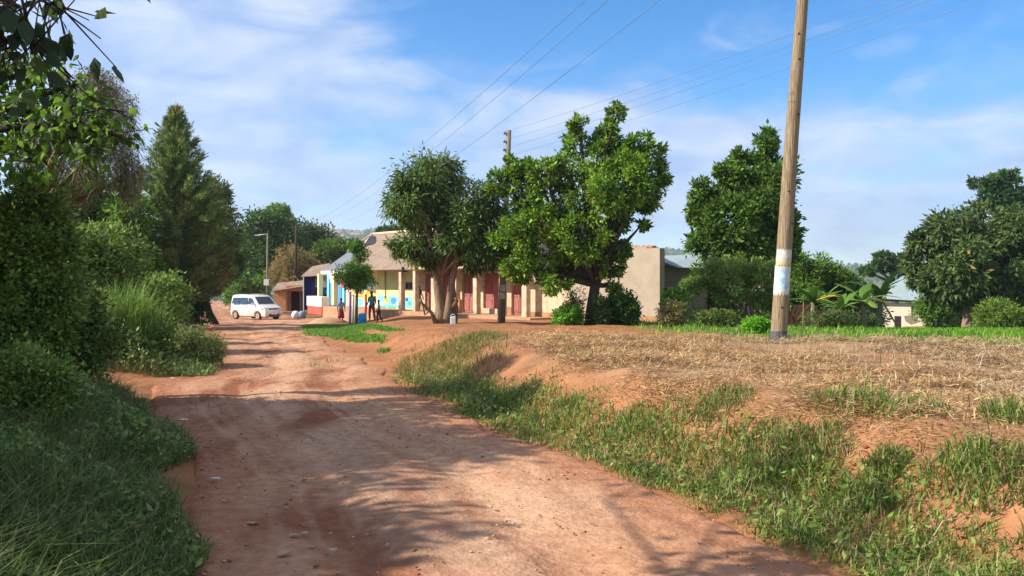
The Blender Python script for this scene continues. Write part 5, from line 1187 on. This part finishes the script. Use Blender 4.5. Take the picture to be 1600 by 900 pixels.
# clods on the bare bank
def clods(name, label, pts, r, cols, material):
    base = np.array([(1, 0, 0), (-1, 0, 0), (0, 1, 0), (0, -1, 0), (0, 0, 1), (0, 0, -.6)], float); fc = np.array([(0, 2, 4), (2, 1, 4), (1, 3, 4), (3, 0, 4), (2, 0, 5), (1, 2, 5), (3, 1, 5), (0, 3, 5)])
    n = len(pts); v = base[None] * r[:, None, None] * (.6 + .8 * rng.random((n, 6, 1))) * np.array([1, 1, .6]); an = rng.random(n) * 6.28
    c_, s_2 = np.cos(an)[:, None], np.sin(an)[:, None]; vx = v[:, :, 0] * c_ - v[:, :, 1] * s_2; vy = v[:, :, 0] * s_2 + v[:, :, 1] * c_
    v = np.stack([vx, vy, v[:, :, 2]], -1) + pts[:, None]; t = (np.arange(n)[:, None, None] * 6 + fc[None]).reshape(-1, 3)
    tag(raw(name, v.reshape(-1, 3), tris=t, mat=material, col=np.repeat(cols, 6, 0), smooth=True), label, None, None, 'stuff')
clod_m = mat('clod', (.4, .2, .1), .95, .05, attr=True)
pts = scatter(30000, -3, 9, 3, 24, lambda x, y: prob(sstep(.3, .8, (x - road_r(y)) * .9) * .8 * np.clip(fbm(x, y, 1.1, 121) * 2 - .6, 0, 1))); n = len(pts)
clods('soil_clods', 'crumbled red earth clods on the bank', pts, .008 + .03 * rng.random(n) ** 4, pal(n, [(.35, .16, .075), (.42, .21, .11), (.26, .11, .06)], .15), clod_m)
def road_keep(x, y):
    wr = (x - road_l(y)) / (road_r(y) - road_l(y)); return (wr > 0.01) & (wr < .99) & prob(.12 + .9 * np.exp(-np.minimum(wr, 1 - wr) / .07) + .4 * (fbm(x, y, .8, 125) > .58))
pts = scatter(60000, -7, 3, 2.5, 22, road_keep); pts[:, 2] += .012; n = len(pts)
clods('pebbles', 'small stones and earth crumbs on the road', pts, .004 + .014 * rng.random(n) ** 4, pal(n, [(.38, .18, .09), (.50, .30, .18), (.24, .10, .055), (.42, .33, .25)], .2), clod_m)

# lawn on the right beyond the field, and grass island by the shops
def lawn_w(x, y): return sstep(13.6, 15.4, y + (x - 4) * .5 + (fbm(x, y, 2, 44) - .5) * 2) * sstep(2.2, 4.5, x - (y - 14) * .06) * np.clip(.3 + fbm(x, y, 2.0, 131) * 1.2, 0, 1) * (.15 + .85 * sstep(.28, .44, x / y))
pts = scatter(240000, 2, 26, 10.5, 40, lambda x, y: (x < .68 * y + 1) & prob(lawn_w(x, y) * np.clip((17.0 / y) ** 1.3, .1, 1))); n = len(pts)
v, q, t, c = blades(pts, (.04 + .14 * rng.random(n)) * (.4 + 1.1 * fbm(pts[:, 0], pts[:, 1], 1.2, 133)), .2 + .7 * rng.random(n), (.010 + .008 * rng.random(n)) * (pts[:, 1] / 15), pal(n, [(.10, .25, .02), (.14, .32, .03), (.20, .36, .05), (.07, .16, .02)], .2))
tag(raw('lawn_grass', v, quads=q, tris=t, mat=M['grass'], col=c), 'bright green grass beyond the straw covered field', None, None, 'stuff')
def isl(x, y):
    w = np.zeros_like(x)
    for (pxx, pyy, rx, ry) in ((520, 520, 36, 5), (555, 527, 38, 4), (575, 533, 26, 3), (545, 512, 45, 3.0), (600, 515, 26, 2), (608, 548, 15, 3.5), (500, 512, 22, 3.5)):
        g = ground(x, y, False); ppx = 800 + x / y * F; ppy = HY + (ZC - g) / y * F
        w = np.maximum(w, np.exp(-(((ppx - pxx) / rx) ** 2 + ((ppy - pyy) / ry) ** 2)))
    return w * 1.3
pts = scatter(260000, -12, -3, 17, 44, lambda x, y: prob(np.clip(isl(x, y) * 1.4 - .25 + (fbm(x, y, 1, 141) - .5) * .8, 0, 1))); n = len(pts)
v, q, t, c = blades(pts, .05 + .10 * rng.random(n), .3 + .7 * rng.random(n), (.014 + .01 * rng.random(n)), pal(n, [(.09, .24, .03), (.13, .30, .04), (.18, .32, .06), (.07, .15, .03)], .2))
tag(raw('roadside_grass', v, quads=q, tris=t, mat=M['grass'], col=c), 'short green grass patches between the road and the shops', None, None, 'stuff')
# dry olive growth at the start of the bank (centre)
def oliv(x, y): return np.exp(-(((x + 1.2) / 1.1) ** 2 + ((y - 14.2) / 2.0) ** 2)) * 1.5 * sstep(0, .4, x - road_r(y)) 
pts = scatter(60000, -4, 2, 10, 19, lambda x, y: prob(np.clip(oliv(x, y) - .15 + (fbm(x, y, .8, 151) - .5), 0, 1))); n = len(pts)
v, q, t, c = blades(pts, .05 + .14 * rng.random(n), .4 + 1.0 * rng.random(n), .007 + .006 * rng.random(n), pal(n, [(.14, .17, .05), (.20, .20, .08), (.10, .15, .04), (.28, .21, .10)], .2))
tag(raw('olive_weeds', v, quads=q, tris=t, mat=M['grass'], col=c), 'olive brown weeds where the bank begins beside the road', None, None, 'stuff')

# ------------------------------------------------------------------ near left trees that hang into the picture
def leaf_shape(c, ax, nr, L, W_):
    """broad pointed leaf, six points, folded along its midrib"""
    a = unit(ax); b = unit(np.cross(nr, a)); n_ = np.cross(a, b); L = L[:, None]; W_ = W_[:, None]
    P0 = c; P1 = c + a * L * .3 + b * W_ * .5 - n_ * L * .04; P2 = c + a * L * .65 + b * W_ * .36 - n_ * L * .10; P3 = c + a * L - n_ * L * .2
    P4 = c + a * L * .65 - b * W_ * .36 - n_ * L * .10; P5 = c + a * L * .3 - b * W_ * .5 - n_ * L * .04; Pm = c + a * L * .5 + n_ * L * .05 * 0
    v = np.stack([P0, P1, P2, P3, P4, P5, Pm], 1).reshape(-1, 3); b0 = np.arange(len(c))[:, None] * 7
    q = np.concatenate([b0 + np.array([[0, 1, 2, 6]]), b0 + np.array([[6, 2, 3, 4]]), b0 + np.array([[0, 6, 4, 5]])]); return v, q
def leafy_branch_tree(name, label, base, limbs, cols, nleaf, L, ratio, r0=.1, trunk_top=None, spread=.16, bark='bark_dark'):
    """limbs: list of point lists; leaves hang along each limb"""
    g = gz(base[0], base[1]); t = thing(name, label, 'tree', (base[0], base[1], g - .05)); mb = MB()
    top = Vector(trunk_top); b = Vector((base[0], base[1], g - .1)); mb.tube([b, b.lerp(top, .5) + Vector((.1, .05, 0)), top], [r0 * 1.3, r0, r0 * .8], 10)
    C = []; A = []
    for lb in limbs:
        P = [Vector(p) for p in lb]; rad = [max(.006, r0 * .45 * (1 - i / len(P)) ** 1.2) for i in range(len(P))]; mb.tube([top] + P, [r0 * .6] + rad, 7)
        full = [top] + P
        for i in range(1, len(full) - 1):
            for k in range(14):
                u = k / 14; p = full[i].lerp(full[i + 1], u)
                dv = Vector((random.gauss(0, 1), random.gauss(0, 1), random.gauss(-.2, 1))).normalized() * random.uniform(.1, 1) * spread * 2.6
                q = p + dv; mb.tube([p, q], [.006, .003], 4)
                for m in range(5): C.append(list(p.lerp(q, .3 + .7 * random.random()))); A.append(list(dv.normalized()))
    C = np.array(C); A = np.array(A); i = rng.choice(len(C), nleaf); c = C[i] + rng.normal(size=(nleaf, 3)) * spread * .45
    ax = unit(A[i] * .5 + rng.normal(size=(nleaf, 3)) * .5 + np.array([0, 0, -.55])); nr = unit(rng.normal(size=(nleaf, 3)) * .6 + np.array([-.3, -.2, .6]))
    ln = L * (.6 + .7 * rng.random(nleaf)); v, q = leaf_shape(c, ax, nr, ln, ln * ratio)
    raw('crown', v, quads=q, mat=M['leaf'], parent=t, col=np.repeat(pal(nleaf, cols, .25), 7, 0)); mb.build('trunk', M[bark], t); return t
def pl(*a): return [tuple(px(x, y, d)) for x, y, d in a]
leafy_branch_tree('overhanging_tree', 'bright broad leaved tree whose branch hangs across the upper left', (-7.6, 9.6),
    [pl((-120, 170, 9.4), (0, 183, 9.2), (70, 195, 9.0), (120, 215, 8.9), (160, 235, 8.8)), pl((-80, 140, 9.6), (20, 120, 9.4), (70, 100, 9.2), (105, 92, 9.1)), pl((-60, 200, 9.6), (60, 170, 9.3), (130, 165, 9.1), (195, 175, 9.0)),
     pl((-60, 90, 10), (30, 110, 9.8), (60, 130, 9.6)), pl((-100, 230, 9.2), (-20, 220, 9.0), (30, 230, 8.8), (60, 260, 8.6)), pl((0, 170, 9.3), (90, 140, 9.2), (130, 130, 9.1)), pl((60, 195, 9), (150, 200, 9), (190, 215, 8.9)), pl((-150, 100, 10), (-60, 60, 10.2), (-20, 90, 10)),
     pl((-300, 100, 9.8), (-260, 10, 9.6), (-200, -60, 9.4)), pl((-300, 200, 8.6), (-200, 150, 8.3), (-120, 120, 8.0))],
    [(.05, .10, .02), (.075, .16, .025), (.12, .24, .035), (.035, .07, .018)], 2100, .115, .6, .10, tuple(px(-260, 230, 9.5)), .2)
leafy_branch_tree('dark_leaf_tree', 'tree with large dark leaves hanging in at the top left corner', (-3.9, 2.6),
    [pl((-260, -40, 3.6), (-60, -30, 3.8), (30, 10, 3.9), (45, 50, 4.0), (50, 85, 4.0)), pl((-200, 60, 3.8), (-60, 30, 3.9), (0, 52, 4.0), (25, 75, 4.0)), pl((-260, -60, 4), (0, -40, 4.2), (60, 0, 4.2), (100, 12, 4.3)), pl((-400, -250, 3.8), (-100, -220, 4.2), (100, -150, 4.5), (150, -120, 4.6)), pl((-500, -300, 4.4), (-300, -330, 5), (-50, -260, 5.3)), pl((-500, -200, 5), (-300, -200, 5.8), (-200, -120, 6.0))],
    [(.02, .04, .025), (.03, .055, .03), (.045, .08, .03)], 330, .11, .62, .03, tuple(px(-420, -80, 3.6)), .16)

# dry twiggy climber
def twig_tree(name, label, base, cs, n, cols):
    g = gz(*base); t = thing(name, label, 'tree', (base[0], base[1], g - .05)); mb = MB(); f = Vector((base[0], base[1], g + 2.2))
    mb.tube([(base[0], base[1], g - .1), tuple(f)], [.10, .07], 8); branches(mb, base, cs, .08, f, twigs=9); mb.build('trunk', M['bark_pale'], t)
    C = np.array([c[:6] for c in cs]); i = rng.choice(len(C), n); d_ = unit(rng.normal(size=(n, 3))); p = C[i, :3] + d_ * C[i, 3:6] * (rng.random(n) ** .4)[:, None]
    ax = unit(rng.normal(size=(n, 3)) * .5 + np.array([.15, 0, -.9])); ln = .08 + .26 * rng.random(n); v, q = leaf_quads(p, ax, unit(rng.normal(size=(n, 3))), ln, np.full(n, .007), .1)
    m2 = n; p2 = C[i, :3] + d_ * C[i, 3:6] * (.3 + .75 * rng.random(n) ** .5)[:, None]; l2 = .02 + .025 * rng.random(n); v2, q2 = leaf_quads(p2, unit(rng.normal(size=(n, 3))), unit(rng.normal(size=(n, 3))), l2, l2 * .6, .1)
    raw('crown', np.concatenate([v, v2]), quads=np.concatenate([q, q2 + len(v)]), mat=M['straw'], parent=t, col=np.concatenate([np.repeat(pal(n, cols, .2), 4, 0), np.repeat(pal(n, cols, .3), 4, 0)])); return t
D = 11
twig_tree('dry_twiggy_tree', 'dry grey brown twiggy tree with hanging strands behind the bright leaves', (xz(40, D), D), [cl(150, 130, 34, D, 0, 26), cl(175, 165, 38, D, .4, 34), cl(120, 175, 40, D, -.3, 36), cl(185, 215, 34, D, 0, 46), cl(90, 220, 40, D, .3, 50), cl(150, 240, 40, D, -.3, 50), cl(200, 275, 22, D, 0, 40), cl(100, 280, 46, D, 0, 50), cl(50, 230, 30, D, 0, 50)],
          9000, [(.21, .17, .09), (.28, .24, .14), (.13, .15, .06), (.34, .30, .19)])

# offstage trees beside the road at left which shade it
def shade_tree(label, x, y, top, r, n, seed):
    random.seed(seed); g = gz(x, y); cs = []
    for i in range(11):
        a = i * 2.4; q = r * .65 * math.sqrt((i + .2) / 11); cs.append((x + math.cos(a) * q, y + math.sin(a) * q, g + top - r * .5 - random.uniform(0, 1) * r * .7, r * .42, r * .42, r * .36))
    return tree('roadside_shade_tree', label, (x, y), cs, n, .17, .5, GREENS, r0=.13, fork=(x, y, g + top * .5), bark='bark_dark', group='trees shading the near road from the left', sub=9)
shade_tree('leafy tree on the left bank beyond the picture edge, shading the middle of the road', -8.4, 7.0, 5.2, 2.0, 16000, 31)
shade_tree('leafy tree on the left bank beside the camera, shading the near road', -7.4, 4.2, 4.6, 1.7, 13000, 32)
shade_tree('tall leafy tree behind the camera at left, shading the bottom right corner', -6.6, 1.0, 6.0, 2.0, 11000, 33)
shade_tree('leafy tree at left whose shadow ends at the side path', -9.2, 8.6, 4.3, 1.5, 9000, 34)

# blue sheet glimpsed through the bushes
D = 15.5
V = []; Q = []
for j in range(6):
    for i in range(12):
        p = px(38 + i * 4.2, 470 - j * 5 - i * 1.6, D); V.append((p[0], D + .08 * math.sin(i * 1.3 + j), p[2] + .02 * math.sin(i + j * 2)))
for j in range(5):
    for i in range(11): Q.append([j * 12 + i, j * 12 + i + 1, (j + 1) * 12 + i + 1, (j + 1) * 12 + i])
o = raw('plastic_sheet', V, quads=Q, mat=M['tarp_blue'], smooth=True, centre=True); o.modifiers.new('s', 'SOLIDIFY').thickness = .01; tag(o, 'blue and white plastic sheet glimpsed through the left bushes', 'plastic sheet')

# broken dry leaves and litter on the road
def flat_bit(name, label, pxx, pyy, r, m, cat, group=None, seed=0):
    rs = random.Random(seed); d = 1250 * ZC / (pyy - HY); x = xz(pxx, d); g = gz(x, d) + .022; n = 9; vs = []
    for k in range(n):
        a = 2 * math.pi * k / n; rr = r * (rs.uniform(.5, 1.0)); vs.append(Vector((x + rr * math.cos(a) * 1.3, d + rr * math.sin(a) * .8, g + rs.uniform(0, .014))))
    mb = MB(); mb.prism(vs, (0, 0, 0), (0, 0, .004)); tag(mb.build(name, M[m]), label, cat, group)
flat('dead_leaf', (.46, .33, .22)); flat('litter', (.72, .70, .68))
for k, (x_, y_, r_) in enumerate(((395, 826, .035), (445, 873, .045), (460, 845, .03), (478, 842, .025), (545, 800, .025), (286, 850, .04), (375, 765, .02), (925, 823, .022), (1092, 853, .02), (520, 868, .03), (350, 790, .02), (430, 740, .02))):
    flat_bit('fallen_leaf', 'dry fallen leaf, ' + ('left of the group of three near the bottom left', 'largest one, nearest the bottom edge at left', 'left one of the close pair right of the largest leaf', 'right one of the close pair right of the largest leaf', 'alone in the shade between the wheel tracks', 'against the weeds at the left road edge near the bottom', 'small one in the dark shade near the weeds', 'small one on the sunlit patch of road', 'tiny one in the sun nearest the right verge', 'right of the largest leaf at the bottom edge', 'tiny one next to the white scrap of litter', 'farthest one from the camera in the shade')[k], x_, y_, r_, 'dead_leaf', 'leaf', 'fallen leaves on the road', k)
flat_bit('paper_litter', 'white scrap of litter at the left edge of the shaded road', 335, 754, .045, 'litter', 'litter', None, 77)
flat_bit('paper_litter', 'white scrap at the mouth of the side path', 285, 660, .05, 'litter', 'litter', None, 78)
flat_bit('paper_litter', 'small white scrap below the roadside shrub', 272, 589, .05, 'litter', 'litter', None, 79)

# ------------------------------------------------------------------ far hills: houses and woods
random.seed(99)
hp = thing('hillside_house', 'small pale house among trees on the far hillside', 'house', (0, 0, 0), group='houses on the far hillside', local=True)
mb = MB(); mb.box((0, 0, 2), (14, 10, 6)); mb.build('wall', M['cream'], hp)
mb = MB(); mb.prism([Vector((-8, -6, 5)), Vector((-8, 6, 5)), Vector((-8, 0, 8))], (0, 0, 0), (16, 0, 0)); mb.build('roof', mat('far_roof', (.36, .22, .16), .8, .1), hp)
k = 0
while k < 45:
    az = R(random.uniform(-15.5, -8.5)); rr = random.uniform(1200, 2080); x, y = rr * math.sin(az), rr * math.cos(az); z = gz(x, y)
    if k == 0: hp.location = (x, y, z - 1); hp.rotation_euler = (0, 0, random.uniform(-.6, .6)); hp.scale = (1.2, 1.2, 1.2)
    else: copy_tree(hp, (x, y, z - 1), random.uniform(-.6, .6), random.uniform(.9, 1.7))
    k += 1
n = 26000; az = np.radians(rng.uniform(-34, 34, n)); rr = 200 + 2000 * rng.random(n) ** .8; x = rr * np.sin(az); y = rr * np.cos(az); keep = (fbm(x, y, 90, 161) > .47) & ~((x > road_l(y) - 6) & (x < road_r(y) + 6) & (rr < 300)); x, y, rr = x[keep], y[keep], rr[keep]; keep = (np.degrees(np.arctan2(x, y)) < 16) | (rng.random(len(x)) < .35); x, y, rr = x[keep], y[keep], rr[keep]
n = len(x); m_ = 5; pts = np.repeat(np.stack([x, y, ground(x, y)], 1), m_, 0); sz = np.repeat(1.6 + rr / 2000 * 5.5, m_)
pts = pts + rng.normal(size=pts.shape) * sz[:, None] * np.array([.5, .5, .3]) + np.array([0, 0, 1]) * sz[:, None] * .7
v, q = leaf_quads(pts, unit(rng.normal(size=pts.shape)), unit(rng.normal(size=pts.shape) + np.array([0, -.4, .8])), sz * 1.3, sz * 1.1, .2)
o = raw('distant_woodland', v, quads=q, mat=M['leaf'], col=np.repeat(pal(len(pts), [(.04, .08, .03), (.06, .10, .035), (.08, .12, .04)], .2), 4, 0)); tag(o, 'wooded patches over the valley and far hills', None, None, 'stuff')

# ------------------------------------------------------------------ air
hz = MB(); hz.box((0, 1000, 70), (5200, 5200, 260))
hm_ = bpy.data.materials.new('haze'); hm_.use_nodes = True; nt = hm_.node_tree; nt.nodes.clear()
pv = nt.nodes.new('ShaderNodeVolumePrincipled'); pv.inputs['Color'].default_value = (.80, .88, 1, 1); pv.inputs['Density'].default_value = .00028; pv.inputs['Anisotropy'].default_value = .2
ho = nt.nodes.new('ShaderNodeOutputMaterial'); nt.links.new(pv.outputs[0], ho.inputs['Volume'])
h_ = hz.build('haze', hm_); h_['kind'] = 'stuff'; h_['label'] = 'thin bluish haze over the valley'
